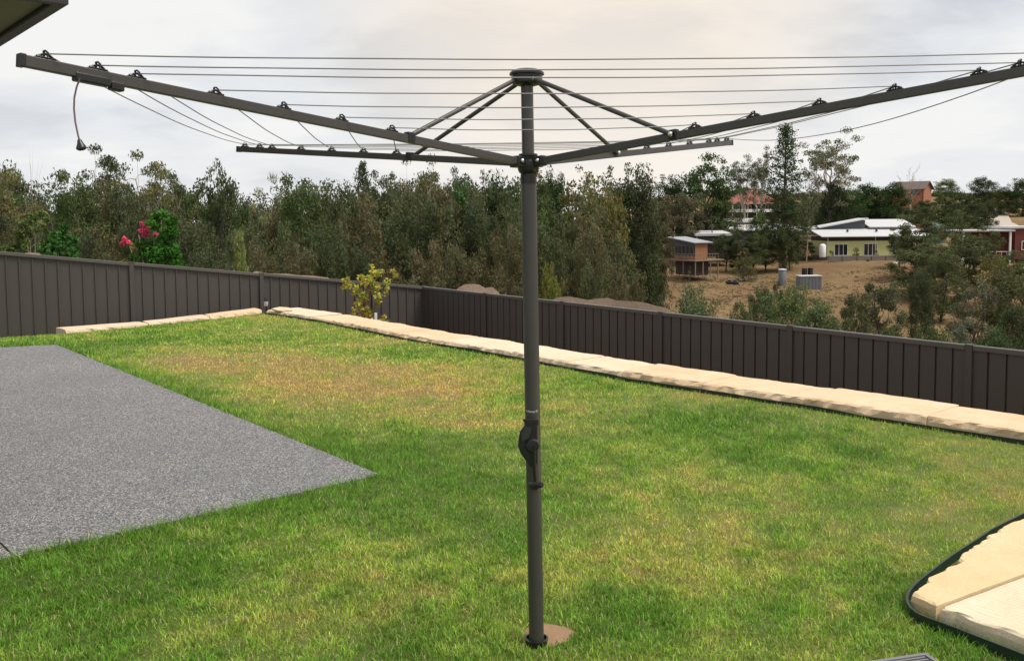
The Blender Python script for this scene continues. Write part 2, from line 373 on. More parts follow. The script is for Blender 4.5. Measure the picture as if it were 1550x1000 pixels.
# grass blades
rng = np.random.RandomState(5)
FOOT = atz(829, 958); POLE = Vector((.0869, 3.504, 0))
GRT = atz(1390, 1026)
def scatter(y0, y1, dens, marg=.35):
    xr = (.6*y1+marg); n = int(dens*2*xr*(y1-y0)); X = rng.uniform(-xr, xr, n); Y = rng.uniform(y0, y1, n)
    k = (np.abs(X) < .6*Y+marg) & inside(lawn_poly, X, Y) & ~inside(patio, X, Y) & ~inside(plat, X, Y)
    ang = np.arctan2(Y-FOOT.y, X-FOOT.x); rr = .118*(1+.05*np.sin(ang*3+1)+.10*np.sin(7*ang)+.08*np.sin(17*ang))*rng.uniform(.72, 1.12, n); k &= ~((np.hypot(X-FOOT.x, (Y-FOOT.y)*1.0) < rr) & (rng.rand(n) < .985))
    k &= ~((np.abs(X-GRT.x) < .15) & (np.abs(Y-GRT.y) < .13))
    return X[k], Y[k]
def blades(name, zones, seg2):
    Vs = []; Fs = []; Cs = []; off = 0
    for y0, y1, dens, hgt, wid in zones:
        X, Y = scatter(y0, y1, dens); n = len(X)
        # clumpiness: keep more in dense tufts
        cl_ = vnoise(X, Y, 14, 21)*.6+vnoise(X, Y, 31, 22)*.4; k = rng.rand(n) < (.15+1.5*cl_); X, Y, cl_ = X[k], Y[k], cl_[k]; n = len(X)
        pe = np.exp(-dist_poly(patio, X, Y)/.12); gl = lawn_dry(X, Y)
        h = hgt*(.55+.7*rng.rand(n))*(.55+.95*cl_)*(1.2-.4*gl)*(1+.9*pe)
        a = rng.uniform(0, 2*np.pi, n); lean = rng.uniform(.3, 1.5, n); w = wid*(.6+.8*rng.rand(n))
        dx, dy = np.cos(a), np.sin(a); b = rng.uniform(0, 2*np.pi, n); sx, sy = np.cos(b)*w/2, np.sin(b)*w/2
        Z = np.vectorize(lawn_h)(X, Y)-.004 if n else X
        j = rng.normal(0, .09, n); col = lawn_col(X, Y, j)*(.45+.95*rng.rand(n))[:, None]*(.62+.4*vnoise(X, Y, 9, 31)+.42*vnoise(X, Y, 45, 32))[:, None]
        straw = rng.rand(n) < .05+.16*gl; col[straw] = np.array([.62, .55, .28])*(.6+.5*rng.rand(straw.sum()))[:, None]
        c, s_ = np.cos(lean), np.sin(lean)
        if seg2:
            P = np.empty((n, 5, 3)); m1 = .55
            P[:, 0] = np.c_[X-sx, Y-sy, Z]; P[:, 1] = np.c_[X+sx, Y+sy, Z]
            mx, my, mz = X+dx*h*m1*s_*.45, Y+dy*h*m1*s_*.45, Z+h*m1*(.5+.5*c)
            P[:, 2] = np.c_[mx+sx*.8, my+sy*.8, mz]; P[:, 3] = np.c_[mx-sx*.8, my-sy*.8, mz]
            P[:, 4] = np.c_[mx+dx*h*.5*s_, my+dy*h*.5*s_, mz+h*.45*np.maximum(c, -.2)]
            idx = np.arange(n)[:, None]*5+off; F = np.concatenate([idx+np.array([0, 1, 2]), idx+np.array([0, 2, 3]), idx+np.array([3, 2, 4])]); off += n*5; Cs.append(np.repeat(col, 5, 0))
        else:
            P = np.empty((n, 3, 3)); P[:, 0] = np.c_[X-sx, Y-sy, Z]; P[:, 1] = np.c_[X+sx, Y+sy, Z]; P[:, 2] = np.c_[X+dx*h*s_*.8, Y+dy*h*s_*.8, Z+h*np.maximum(c, .25)]
            idx = np.arange(n)[:, None]*3+off; F = idx+np.array([0, 1, 2]); off += n*3; Cs.append(np.repeat(col, 3, 0))
        Vs.append(P.reshape(-1, 3)); Fs.append(F)
    me = raw_mesh(name, np.concatenate(Vs), np.concatenate(Fs), np.concatenate(Cs), M['blade'])
    return tag(obj('grass', me), 'short green and yellowing grass growing across the whole lawn', 'grass', kind='stuff')
blades('grass', [(1.7, 3.2, 38000, .031, .0027), (3.2, 4.6, 22000, .032, .0036)], True)
blades('grass', [(4.6, 7, 14000, .033, .0052), (7, 10.5, 7500, .036, .008), (10.5, 17.5, 3200, .040, .014)], False)

# patio: two slabs with an expansion joint
J = atz(3, 827)-atz(22, 845); Jp = atz(22, 845); jd = J.normalized()
def slab(name, poly, z=.012):
    bm = bmesh.new(); vs = [bm.verts.new((p.x, p.y, z)) for p in poly]; f = bm.faces.new(vs)
    if f.normal.z < 0: f.normal_flip()
    r = bmesh.ops.extrude_face_region(bm, geom=[f]); 
    for e in r['geom']:
        if isinstance(e, bmesh.types.BMVert): e.co.z = -.09
    bmesh.ops.recalc_face_normals(bm, faces=bm.faces); me = bpy.data.meshes.new(name); bm.to_mesh(me); bm.free(); me.materials.append(M['concrete'])
    return tag(obj(name, me), kind='structure')
# joint line cuts the patio: from Jp heading along jd into the slab
far = Jp+jd*8; g_ = pd0*.006
slab('patio', [patio[0], patio[1], patio[2], far-g_, Jp-g_])
slab('patio', [Jp+g_, far+g_, far+pd0*6, patio[3]])

# ------------------------------------------------------------------ fences
PIT = .1971; NB = 12
def panel_mesh(z0, z1a, z1b, name='panel'):
    # one pan of a roll-formed sheet, rib at its left edge
    prof = [(0, -.012), (.019, -.012), (.022, .011), (PIT-.003, .011), (PIT, -.012)]
    mb = MB(); vs = []; 
    for u, v in prof:
        z1 = z1a+(z1b-z1a)*u/PIT; vs += [(u, -v, z0), (u, -v, z1)]
    n = len(prof)
    for u, v in prof[::-1]:
        z1 = z1a+(z1b-z1a)*u/PIT; vs += [(u, -v+.0015, z0), (u, -v+.0015, z1)]
    k = 2*n; fs = [(2*i, 2*i+2, 2*i+3, 2*i+1) for i in range(k-1)]+[(2*k-2, 0, 1, 2*k-1)]
    mb.add(vs, fs); return mb.mesh(name, M['fence'])
def build_fence(name_label, O, d, n0, n1, topf, botf, flat, first=None):
    """O: post position, d: unit direction; bays n0..n1; local x along d, -y towards the yard (camera side)"""
    rz = math.atan2(d.y, d.x)
    t = thing('fence', name_label, 'fence', O, rz)
    M0 = None
    B0 = [0]
    for b in range(n0, n1): B0.append(B0[-1]+(first if b == n0 and first else NB))
    for b in range(n0, n1):
        for k in range(B0[b+1]-B0[b]):
            s = (B0[b]+k)*PIT
            if flat:
                if M0 is None: M0 = panel_mesh(botf(0), topf(0)-.03, topf(0)-.03)
                me = M0
            else: me = panel_mesh(botf(s), topf(s)-.03, topf(s+PIT)-.03)
            p = obj('panel', me, None, t); p.location = (s, 0, 0)
        s0, s1 = B0[b]*PIT, B0[b+1]*PIT
        # top rail: folded channel
        mb = MB(); a, c = topf(s0), topf(s1)
        for z0, z1, h in ((-.055, 0, .036),):
            vs = [(s0+.045, -h, a+z0), (s0+.045, -h, a+z1-.006), (s0+.045, -h+.008, a+z1), (s0+.045, h-.008, a+z1), (s0+.045, h, a+z1-.006), (s0+.045, h, a+z0)]
            v2 = [(s1-.045, y, z-a+c) for x, y, z in vs]; mb.add(vs+v2, [(i, (i+1) % 6, 6+(i+1) % 6, 6+i) for i in range(6)]+[(0, 1, 2, 3, 4, 5), (11, 10, 9, 8, 7, 6)])
        obj('top_rail', mb, M['rail'], t)
    for b in range(n0, n1+1):
        s = B0[b]*PIT; z = topf(s); mb = MB()
        h = z-botf(s)+.2
        # two back-to-back C posts
        mb.box((s, -.034, z-h/2-.002), (.078, .010, h)); mb.box((s, .034, z-h/2-.002), (.078, .010, h)); mb.box((s, 0, z-h/2-.004), (.012, .060, h-.004))
        mb.box((s-.034, -.024, z-h/2-.003), (.006, .012, h-.004)); mb.box((s+.034, -.024, z-h/2-.003), (.006, .012, h-.004))
        mb.box((s, 0, z+.002), (.092, .080, .008))
        obj('post', mb, M['fence'], t)
    return t
_D = (FR0-CORN).length; _k = int(_D/PIT); _fr = _D-_k*PIT; _k %= 12
build_fence('long level dark brown steel fence running right from the far corner behind the wall', CORN, FRd, 0, 8, lambda s: .26, lambda s: -1.42, True)
build_fence('dark brown steel fence with a sloping top, behind the patio and lawn end', CORN, -FLd, 0, 9, lambda s: .262+min(s, 18)*(.955/FLlen), lambda s: max(-1.42, .262+s*(.955/FLlen)-1.53), False, int(round(((FLlen-1.971)/PIT) % 12)) or 12)
print('FIRST', FLlen, (FLlen-1.971)/PIT % 12)

# ------------------------------------------------------------------ sandstone retaining wall
def stone_mesh(P, Q, width, top, low, seed, chop=.05, n=None, drop=.03):
    """rough split block whose inner (lawn) edge runs P->Q"""
    rnd = random.Random(seed); L = (Q-P).length; d = (Q-P).normalized(); w = Vector((-d.y, d.x, 0))
    if w.dot(Vector((.6, .8, 0))) < 0: w = -w
    n = n or max(8, int(L/.045)); vs = []; fs = []
    for i in range(n+1):
        t = i/n; c = P+d*(L*t); e = min(1, min(t, 1-t)*L/.03)
        j = lambda k, a, fr=3.0: a*fbm(seed*7.3+L*t*fr, k*5.1, seed, 4)
        out_ = width+j(1, .045, 2.2)+j(14, .012, 14)
        prof = [(.006+j(2, .012), low), (.0+j(3, .035, 6), top-.055+j(4, .02, 8)), (.010+abs(j(5, .028, 9)), top-.016+j(6, .010, 11)), (.026+abs(j(7, .036, 8)), top-.002+j(8, .003, 9)),
                (width*.35, top+.002+j(9, .005)), (width*.6, top+.001+j(10, .005)), (width*.85, top+j(11, .004)), (out_-.004, top-.001+j(12, .004)), (out_, top-.02), (out_-.01, low)]
        for u, z in prof: vs.append(c+w*u+Vector((0, 0, z-(1-e)*.002))+Vector((0, 0, 0)))
    m_ = 10
    for i in range(n):
        for k in range(m_-1): fs.append((i*m_+k, i*m_+k+1, (i+1)*m_+k+1, (i+1)*m_+k))
        fs.append((i*m_+m_-1, i*m_, (i+1)*m_, (i+1)*m_+m_-1))
    fs.append(tuple(range(m_))); fs.append(tuple(n*m_+k for k in range(m_)))
    return MB().add(vs, fs)
wall = thing('retaining_wall', 'low wall of rough cream sandstone blocks along the right and far edge of the lawn', 'wall', edgeR[0])
def path_at(P, px):
    # point on polyline P whose projection has x = px
    for a, b in zip(P, P[1:]):
        xa, xb = proj(a)[0], proj(b)[0]
        if (xa-px)*(xb-px) <= 0:
            lo, hi = 0., 1.
            for _ in range(30):
                md = (lo+hi)/2
                if (proj(a.lerp(b, md))[0]-px)*(xa-px) > 0: lo = md
                else: hi = md
            return a.lerp(b, lo)
    return P[-1].copy()
cuts = [path_at(edgeR, x) for x in (402, 470, 519, 597, 672, 772, 855, 939, 1060, 1214, 1400)] + [edgeR[6]+dR*.55, edgeR[6]+dR*2.4, edgeR[6]+dR*4.4, edgeR[6]+dR*6.5]
mats = ['stone_pale', 'stone', 'stone', 'stone', 'stone_pale', 'stone_pale', 'stone_pale', 'stone', 'stone', 'stone', 'stone', 'stone', 'stone_pale', 'stone']
for i, (a, b) in enumerate(zip(cuts, cuts[1:])):
    d = (b-a).normalized(); o = obj('stone', stone_mesh(a+d*.003+Vector((.014, .012, 0)), b-d*.003+Vector((.014, .012, 0)), .62+.02*math.sin(i*2.3), .072+.006*math.sin(i*3.7+1)+.004*max(0, i-3)*(i < 10)+.024*(i > 9), -.5, 11+i), M[mats[i]])
    o.parent = wall; o.matrix_parent_inverse = Matrix.Translation(-wall.location)
    lo = MB().box(((a+b)/2+Vector((.30, .25, -.95)))[:], ((b-a).length-.03, .45, .9), Matrix.Rotation(math.atan2(d.y, d.x), 3, 'Z')); o = obj('stone', lo, M['stone']); o.parent = wall; o.matrix_parent_inverse = Matrix.Translation(-wall.location)
wallL = thing('retaining_wall', 'short pinkish sandstone edge along the left end of the lawn, in front of the sloping fence', 'wall', edgeL[2])
lcut = [edgeL[0]+Vector((-.03, -.02, 0)), path_at(edgeL, 318), path_at(edgeL, 225), edgeL[2]]
for i, (a, b) in enumerate(zip(lcut, lcut[1:])):
    d = (b-a).normalized(); mb = stone_mesh(a+d*.006, b-d*.006, .46, .085, -.5, 41+i)
    za, zb = lawn_h(a.x, a.y), lawn_h(b.x, b.y)
    mb.v = [(v[0], v[1], v[2]+za+(zb-za)*min(1, max(0, (Vector((v[0], v[1], 0))-a).dot(d)/(b-a).length))) for v in mb.v]
    o = obj('stone', mb, M['stone_pink' if i else 'stone']); o.parent = wallL; o.matrix_parent_inverse = Matrix.Translation(-wallL.location)
# loose rubble on the wall top
for i, (px, py, s_, mt) in enumerate([(427, 470, .11, 'stone_pink'), (832, 549, .0, 'stone')]):
    if s_ == 0: continue
    p = atz(px, py, .09); bm = bmesh.new(); bmesh.ops.create_icosphere(bm, subdivisions=3, radius=s_)
    for v in bm.verts: v.co = Vector((v.co.x*1.7, v.co.y, v.co.z*.42))*(1+.35*fbm(v.co.x*9, v.co.y*9, v.co.z*9+i))
    me = bpy.data.meshes.new('stone'); bm.to_mesh(me); bm.free(); me.materials.append(M[mt]); o = obj('loose_stone', me); o.location = p+Vector((0, 0, .02)); tag(o, 'small pink-brown stone chip lying on the far end of the wall beside the garden light', 'stone')
# green garden edging along the wall
def strip(pts, h, th, wob=.0, z0=-.03):
    vs = []; n = len(pts)
    for i, p in enumerate(pts):
        t = (pts[min(i+1, n-1)]-pts[max(0, i-1)]).normalized(); w = Vector((-t.y, t.x, 0))*th/2; hh = h+wob*fbm(p.x*1.3, p.y*1.3, 2)
        vs += [p-w+Vector((0, 0, z0)), p-w+Vector((0, 0, hh-.004)), p-w*1.9+Vector((0, 0, hh-.002)), p-w*1.9+Vector((0, 0, hh+.004)), p+w*1.9+Vector((0, 0, hh+.004)), p+w+Vector((0, 0, hh-.004)), p+w+Vector((0, 0, z0))]
    fs = [(i*7+k, i*7+(k+1) % 7, (i+1)*7+(k+1) % 7, (i+1)*7+k) for i in range(n-1) for k in range(7)]+[tuple(range(7)), tuple((n-1)*7+k for k in range(7))]
    return MB().add(vs, fs)
def dens(P, step=.12):
    r = []
    for a, b in zip(P, P[1:]):
        k = max(1, int((b-a).length/step)); r += [a.lerp(b, i/k) for i in range(k)]
    return r+[P[-1]]
inr = Vector((-.64, -.55, 0))
ep = [p+inr*.035+Vector((0, 0, 0)) for p in dens(edgeR)]
ep = [p+inr*(.018*fbm(p.x*.8, p.y*.8, 7)) for p in ep]
tag(obj('garden_edging', strip(ep, .034, .005, .012), M['edging']), 'dark green plastic edging strip between the lawn and the long sandstone wall', 'garden edging')

# ------------------------------------------------------------------ sawn sandstone slabs at lower right
def poly_slab(P, top, bot, mat, seed, rough_edges, parent):
    # dense rim, chipped where listed
    rim = []; 
    n = len(P)
    for i in range(n):
        a, b = P[i], P[(i+1) % n]; k = max(1, int((b-a).length/.03)); nn = Vector((b.y-a.y, a.x-b.x, 0)).normalized()
        for j in range(k):
            t = j/k; q = a.lerp(b, t); r = rough_edges[i] if i < len(rough_edges) else 0
            q = q+nn*(-abs(r*fbm(q.x*7, q.y*7, seed, 5))); rim.append((q, r))
    m_ = len(rim); cen = sum((p for p, r in rim), Vector())/m_; vs = []
    for lev, (ins, z, jz) in enumerate(((0, bot, 0), (0, top-.032, .008), (.006, top-.010, .007), (.020, top, .002), (.10, top+.001, .004))):
        for p, r in rim:
            dd = (cen-p); dd = dd/dd.length; jj = (1 if r > .01 else .12); sq_ = (1 if r > .01 else .3)
            vs.append(Vector((p.x, p.y, 0))+dd*(ins*sq_*(1+.8*jj*fbm(p.x*11, p.y*11, seed+lev)))+Vector((0, 0, z+jz*jj*fbm(p.x*9, p.y*9, seed+3+lev))))
    fs = [(l*m_+i, l*m_+(i+1) % m_, (l+1)*m_+(i+1) % m_, (l+1)*m_+i) for l in range(4) for i in range(m_)]
    fs.append(tuple(4*m_+i for i in range(m_)))
    o = obj('stone_slab', MB().add([v-parent.location for v in vs], fs), M[mat], parent); return o
TZ = .075
pA = atz(1378, 898, TZ); pA2 = atz(1398, 878, TZ); pB = atz(1505, 801, TZ); pC = atz(1556, 776, TZ); seam0 = atz(1417, 917, TZ); seam1 = atz(1550, 868, TZ); pF = atz(1550, 964, TZ)
sdir = (seam1-seam0).normalized(); fdir = (pF-seam0).normalized(); bdir = (pC-pB).normalized()
paving = thing('stone_step', 'two large sawn sandstone slabs laid flat in the lower right corner of the lawn', 'stone step', atz(1500, 880))
A_poly = [pA, seam0, seam0+sdir*3.2, pC+bdir*2.6, pC, pB, pA2]
sn = Vector((sdir.y, -sdir.x, 0)); sn = sn if sn.dot(fdir) > 0 else -sn
B_poly = [seam0+sn*.012, seam0+fdir*3.6, seam0+fdir*3.0+sdir*3.0, seam0+sdir*3.2+sn*.012]
def ccw(P, E):
    a = sum(P[i].x*P[(i+1) % len(P)].y-P[(i+1) % len(P)].x*P[i].y for i in range(len(P)))
    if a < 0: P = P[::-1]; E = [E[(len(E)-2-i) % len(E)] for i in range(len(E))]
    return P, E
P_, E_ = ccw(A_poly, [.03, .004, 0, 0, .05, .07, .05]); poly_slab(P_, TZ, -.05, 'stone_orange', 3, E_, paving)
P_, E_ = ccw(B_poly, [.035, 0, 0, .004]); poly_slab(P_, TZ-.003, -.05, 'stone_saw', 9, E_, paving)
EH = .045; ep = [atz(*p, EH) for p in ((1562, 770), (1500, 801), (1440, 841), (1392, 877))]
c0, c1_, c2_ = ep[-1], atz(1352, 910, EH), atz(1395, 930, EH)
ep += [c0.lerp(c1_, t).lerp(c1_.lerp(c2_, t), t) for t in (.15, .3, .45, .6, .75, .9)]+[c2_, atz(1450, 950, EH), atz(1560, 993, EH), atz(1560, 993, EH)+(atz(1560, 993, EH)-atz(1450, 950, EH)).normalized()*2]
ep = [Vector((q.x, q.y, 0)) for q in ep]
e0 = ep[0]+(ep[0]-ep[1]).normalized()*3
tag(obj('garden_edging', strip(dens([e0]+ep, .06), .043, .005, .004, -.02), M['edging']), 'dark green plastic edging bent round the corner of the two sawn slabs', 'garden edging')
# drain grate in the grass
gt = thing('drain_grate', 'small grey ribbed drain grate sunk in the grass left of the sawn slabs', 'drain grate', GRT+Vector((0, 0, 0)), .25)
mb = MB()
for sx in (-1, 1): mb.box((sx*.125, 0, .012), (.016, .25, .02)); mb.box((0, sx*.117, .0121), (.234, .016, .02))
gm = painted('grate_plastic', (.16, .16, .165), .5)
obj('grate_frame', mb, gm, gt)
me = MB().box((0, 0, 0), (.22, .008, .016)).mesh('grate_bar', gm)
for i in range(12): o = obj('grate_bar', me, None, gt); o.location = (0, -.1+i*.0182, .012)

# ------------------------------------------------------------------ rotary clothesline
TX = -.0105
hoist = thing('rotary_clothesline', 'tall dark brown metal rotary clothesline with four raised arms, in the middle of the lawn', 'clothesline', POLE)
P0 = POLE.copy()
def ax(z): return Vector((TX*z, 0, z))      # local, along the slightly leaning pole
def ptube(name, z0, z1, r, mat, n=28, caps=True, parent=hoist, label=None, prof=None):
    mb = MB(); pr = prof or [(r, z0), (r, z1)]
    vs = []; fs = []
    for rr, z in pr:
        c = ax(z); vs += [c+Vector((rr*math.cos(2*math.pi*k/n), rr*math.sin(2*math.pi*k/n), 0)) for k in range(n)]
    for i in range(len(pr)-1):
        for k in range(n): fs.append((i*n+k, i*n+(k+1) % n, (i+1)*n+(k+1) % n, (i+1)*n+k))
    fs.append(tuple(range(n))[::-1]); fs.append(tuple((len(pr)-1)*n+k for k in range(n))); mb.add(vs, fs)
    return obj(name, mb, mat, parent, True, label)
ZC = 2.262; ZH = 1.915
ptube('lower_post', -.1, 1.85, .0300, M['pole'])
ptube('upper_post', 1.80, ZC-.02, .0238, M['pole'])
# notched black collar at the joint
mb = MB(); n = 32; vs = []; fs = []
for k in range(n):
    a = 2*math.pi*k/n; hz = .014+.012*abs(math.sin(a*2+.4))
    for r, z in ((.0312, 1.836), (.0312, 1.85+hz), (.0245, 1.85+hz), (.0245, 1.836)): vs.append(ax(z)+Vector((r*math.cos(a), r*math.sin(a), 0)))
for k in range(n):
    for j in range(4): fs.append((k*4+j, k*4+(j+1) % 4, ((k+1) % n)*4+(j+1) % 4, ((k+1) % n)*4+j))
obj('collar', mb.add(vs, fs), M['black'], hoist)
hub = ptube('hub', 0, 0, 0, M['black'], 36, prof=[(.030, ZH-.040), (.036, ZH-.036), (.041, ZH-.024), (.041, ZH+.006), (.034, ZH+.012), (.0345, ZH+.026), (.037, ZH+.030), (.036, ZH+.036), (.026, ZH+.038)])
cap = ptube('cap', 0, 0, 0, M['black'], 36, prof=[(.030, ZC-.052), (.052, ZC-.046), (.058, ZC-.040), (.060, ZC-.012), (.067, ZC-.010), (.067, ZC-.003), (.060, ZC+.004), (.045, ZC+.010), (.022, ZC+.014), (.004, ZC+.0155)])
# arms: direction and rise found from where their tips stand
LARM = 1.853; AZ = .9026
Hc = P0+ax(ZH)
def arm_dir(tip, k, s=1.0):
    a = AZ+k*math.pi/2; rise = .17
    for _ in range(30):
        f = lambda a, r: Vector(proj(Hc+Vector((s*LARM*math.cos(a), s*LARM*math.sin(a), s*r))))-Vector(tip)
        e = f(a, rise); ea = (f(a+1e-4, rise)-e)/1e-4; er = (f(a, rise+1e-4)-e)/1e-4
        det = ea.x*er.y-ea.y*er.x; da = (-e.x*er.y+e.y*er.x)/det; dr = (-ea.x*e.y+ea.y*e.x)/det
        a += max(-.1, min(.1, da)); rise += max(-.05, min(.05, dr))
    return a, rise
arms = [arm_dir((1106, 216), 0), arm_dir((362, 226), 1), arm_dir((34, 92), 2), arm_dir((1545, 109), 3, .9078)]
print('ARMS', arms)
SC = [.9735, .9078, .8545, .7349, .6159, .5004, .3875]; SST = .3434
clipP = []
clip_me = None
def clip_mesh():
    mb = MB(); mb.bbox((0, 0, .003), (.052, .020, .006), .002)
    mb.tube([(-.022, 0, .004), (-.012, 0, .013), (.0, 0, .017), (.012, 0, .012), (.022, 0, .006)], .0042, 6)
    mb.tube([(-.002, -.012, .006), (-.002, -.012, .020), (.003, -.004, .026), (.003, .006, .026), (-.001, .012, .019), (-.001, .012, .006)], .0032, 6)
    mb.tube([(.010, -.013, .012), (.010, .013, .012)], .0036, 6); mb.v = [(x*.86, y*.9, z*.72) for x, y, z in mb.v]; return mb.mesh('line_clip', M['black'], True)
clip_me = clip_mesh()
bolt_me = MB().lathe((0, 0, 0), [(.0085, -.004), (.0085, .002), (.006, .006), (.002, .0075)], 10).mesh('bolt', M['steel'], True)
capend_me = MB().bbox((0, 0, 0), (.014, .0245, .0305), .002).mesh('end_cap', M['black'])
arm_me = None
endpts = []
for i, (a, rise) in enumerate(arms):
    d = Vector((LARM*math.cos(a), LARM*math.sin(a), rise)); u = d.normalized(); L = d.length
    side = u.cross(Vector((0, 0, 1))).normalized(); upv = side.cross(u)
    Mx = Matrix((u, -side, upv)).transposed()      # local x along the arm
    Mx4 = Mx.to_4x4(); Mx4.translation = ax(ZH)
    mb = MB().bbox(((L+.03)/2, 0, 0), (L-.03, .020, .0275), .0025)
    arm = obj('arm', mb, M['pole'], hoist); arm.matrix_local = Mx4
    e = obj('end_cap', capend_me, None, arm); e.location = (L+.003, 0, 0)
    # clevis at the hub
    o = obj('arm_bracket', MB().bbox((.052, 0, 0), (.056, .032, .040), .004), M['black'], hoist); o.matrix_local = Mx4
    for sgn in (-1, 1):
        b = obj('bolt', bolt_me, None, o); b.location = (.058, sgn*.0165, .002); b.rotation_euler = (R(-90*sgn), 0, 0)
    cl_ = []
    for s in SC:
        c = obj('line_clip', clip_me, None, arm); c.location = (s*L, 0, .0137); cl_.append(ax(ZH)+Mx @ Vector((s*L, 0, .0137+.012)))
        lug = None
    clipP.append(cl_)
    # strut from cap to arm
    t1 = ax(ZH)+Mx @ Vector((SST*L, 0, .006)); h = Vector((u.x, u.y, 0)).normalized(); off = side*.016
    t0 = ax(ZC-.030)+h*.046
    stt = obj('strut', MB().tube([t0+off, t1+off], .0088, 12), M['pole'], hoist, True)
    b = obj('bolt', bolt_me, None, stt); b.location = t1+off+side*.008; b.rotation_euler = side.to_track_quat('Z', 'Y').to_euler()
    b = obj('bolt', bolt_me, None, stt); b.location = t0+off+side*.009; b.rotation_euler = side.to_track_quat('Z', 'Y').to_euler()
    obj('strut_bracket', MB().bbox(tuple(t1), (.034, .026, .034), .004, Mx), M['black'], hoist)
    if i == 2:
        A_M = Mx4.copy(); A_L = L; A_arm = arm
# lines, seven loops
for j in range(7):
    mb = MB()
    for i in range(4):
        a, b = clipP[i][j], clipP[(i+1) % 4][j]; L = (a-b).length; sag = .006*L+.001*j
        if i == 3 and j == 0: sag = .085     # slack outermost span at the right
        if i == 0: sag = .004*L
        if i == 1: sag = .012*L
        n = 18
        pts = [a.lerp(b, t/n)+Vector((0, 0, -sag*4*(t/n)*(1-t/n)+(.0006*math.sin(t*1.1+j*1.7+i)))) for t in range(n+1)]
        mb.tube(pts, .0018, 6)
    obj('line', mb, M['line'], hoist, True)
# bracket and dangling cord under the front-left arm
br = MB(); br.bbox((A_L*.915, 0, -.012), (.085, .027, .022), .004); br.bbox((A_L*.882, 0, -.017), (.034, .024, .022), .004)
o = obj('cord_bracket', br, M['black'], hoist); o.matrix_local = A_M
y_ = (P0+A_M @ Vector((A_L*.95, 0, -.02))).y
cp = [aty(px, py, y_)-P0 for px, py in ((121, 119), (116, 132), (112.5, 148), (112, 165), (114, 185), (118, 204), (120, 212))]
obj('cord', MB().tube(cp, .0021, 6), M['cord'], hoist, True)
kb = aty(122, 219, y_)-P0
obj('cord_knob', MB().lathe(kb, [(.003, .013), (.005, .0105), (.0065, .004), (.0115, -.006), (.0118, -.010), (.007, -.0135), (.002, -.014)], 14, Matrix.Rotation(R(-12), 3, 'Y')), M['black'], hoist, True)
# winding gear on the lower post (faces the camera, left side)
gz = lambda py: EYE-(py-331.8)/F_PX*3.5
def gp(px, py, dy=-.03):
    q = aty(px, py, POLE.y+dy); return q-P0
def extr(poly, y0, y1):
    vs = [gp(px, py, y0) for px, py in poly]+[gp(px, py, y1) for px, py in poly]; n = len(poly)
    return MB().add(vs, [tuple(range(n)), tuple(n+i for i in range(n))[::-1]]+[(i, (i+1) % n, n+(i+1) % n, n+i) for i in range(n)])
gear = obj('gear_housing', extr([(793, 633), (813, 634), (814, 700), (803, 706), (798, 700), (788, 686), (784, 674), (785, 664), (787, 652), (794, 643)], -.062, .012), M['black'], hoist)
bv = gear.modifiers.new('b', 'BEVEL'); bv.width = .004; bv.segments = 2
obj('housing_cover', MB().lathe(gp(806, 673, -.062), [(.027, 0), (.027, .010), (.023, .016), (.012, .017)], 20, Matrix.Rotation(R(90), 3, 'X')), M['black'], hoist, True)
obj('housing_shield', extr([(795, 645), (805, 646), (801, 662), (790, 668), (789, 655)], -.070, -.055), painted('dark_grey_plastic', (.03, .032, .034), .3), hoist)
obj('mounting_plate', extr([(790, 634), (815, 635), (815, 643), (796, 643)], -.050, .0), M['black'], hoist)
b = obj('bolt', bolt_me, None, hoist); b.location = gp(806.5, 640, -.051); b.rotation_euler = (R(90), 0, 0)
crank = obj('crank_handle', MB().tube([gp(808, 673, -.072), gp(808, 700, -.070), gp(810, 728, -.062)], [.010, .0075, .007], 10), M['black'], hoist, True)
obj('knob', MB().tube([gp(804, 734, -.045), gp(812, 733.5, -.075), gp(821, 734, -.088)], [.013, .0125, .0105], 14), M['black'], crank, True)
obj('clamp_ring', MB().tube([gp(803, 733, -.020), gp(814, 733, -.020)], .018, 14), M['black'], hoist, True)
# small white lettering printed on the post
fc = bpy.data.curves.new('lettering', 'FONT'); fc.body = 'Foldaway 47'; fc.size = .0125; fc.align_x = 'CENTER'
tmp = bpy.data.objects.new('lettering', fc); C.objects.link(tmp); dg = bpy.context.evaluated_depsgraph_get(); tm = bpy.data.meshes.new_from_object(tmp.evaluated_get(dg)); bpy.data.objects.remove(tmp)
bm = bmesh.new(); bm.from_mesh(tm); bmesh.ops.subdivide_edges(bm, edges=[e for e in bm.edges if e.calc_length() > .004], cuts=2)
zt = gz(623.5)
for v in bm.verts:
    a = -math.pi/2-.12+(v.co.x)/.0306*.78; v.co = ax(zt+v.co.y-.004)+Vector((.0306*math.cos(a), .0306*math.sin(a), 0))
bm.to_mesh(tm); bm.free(); tm.materials.clear(); tm.materials.append(M['white']); tm.name = 'lettering'; obj('lettering', tm, None, hoist)
# ground socket
ptube('ground_socket', 0, 0, 0, M['black'], 28, prof=[(.040, -.02), (.044, .004), (.047, .018), (.0475, .024), (.041, .024), (.0395, .010), (.031, .006)])
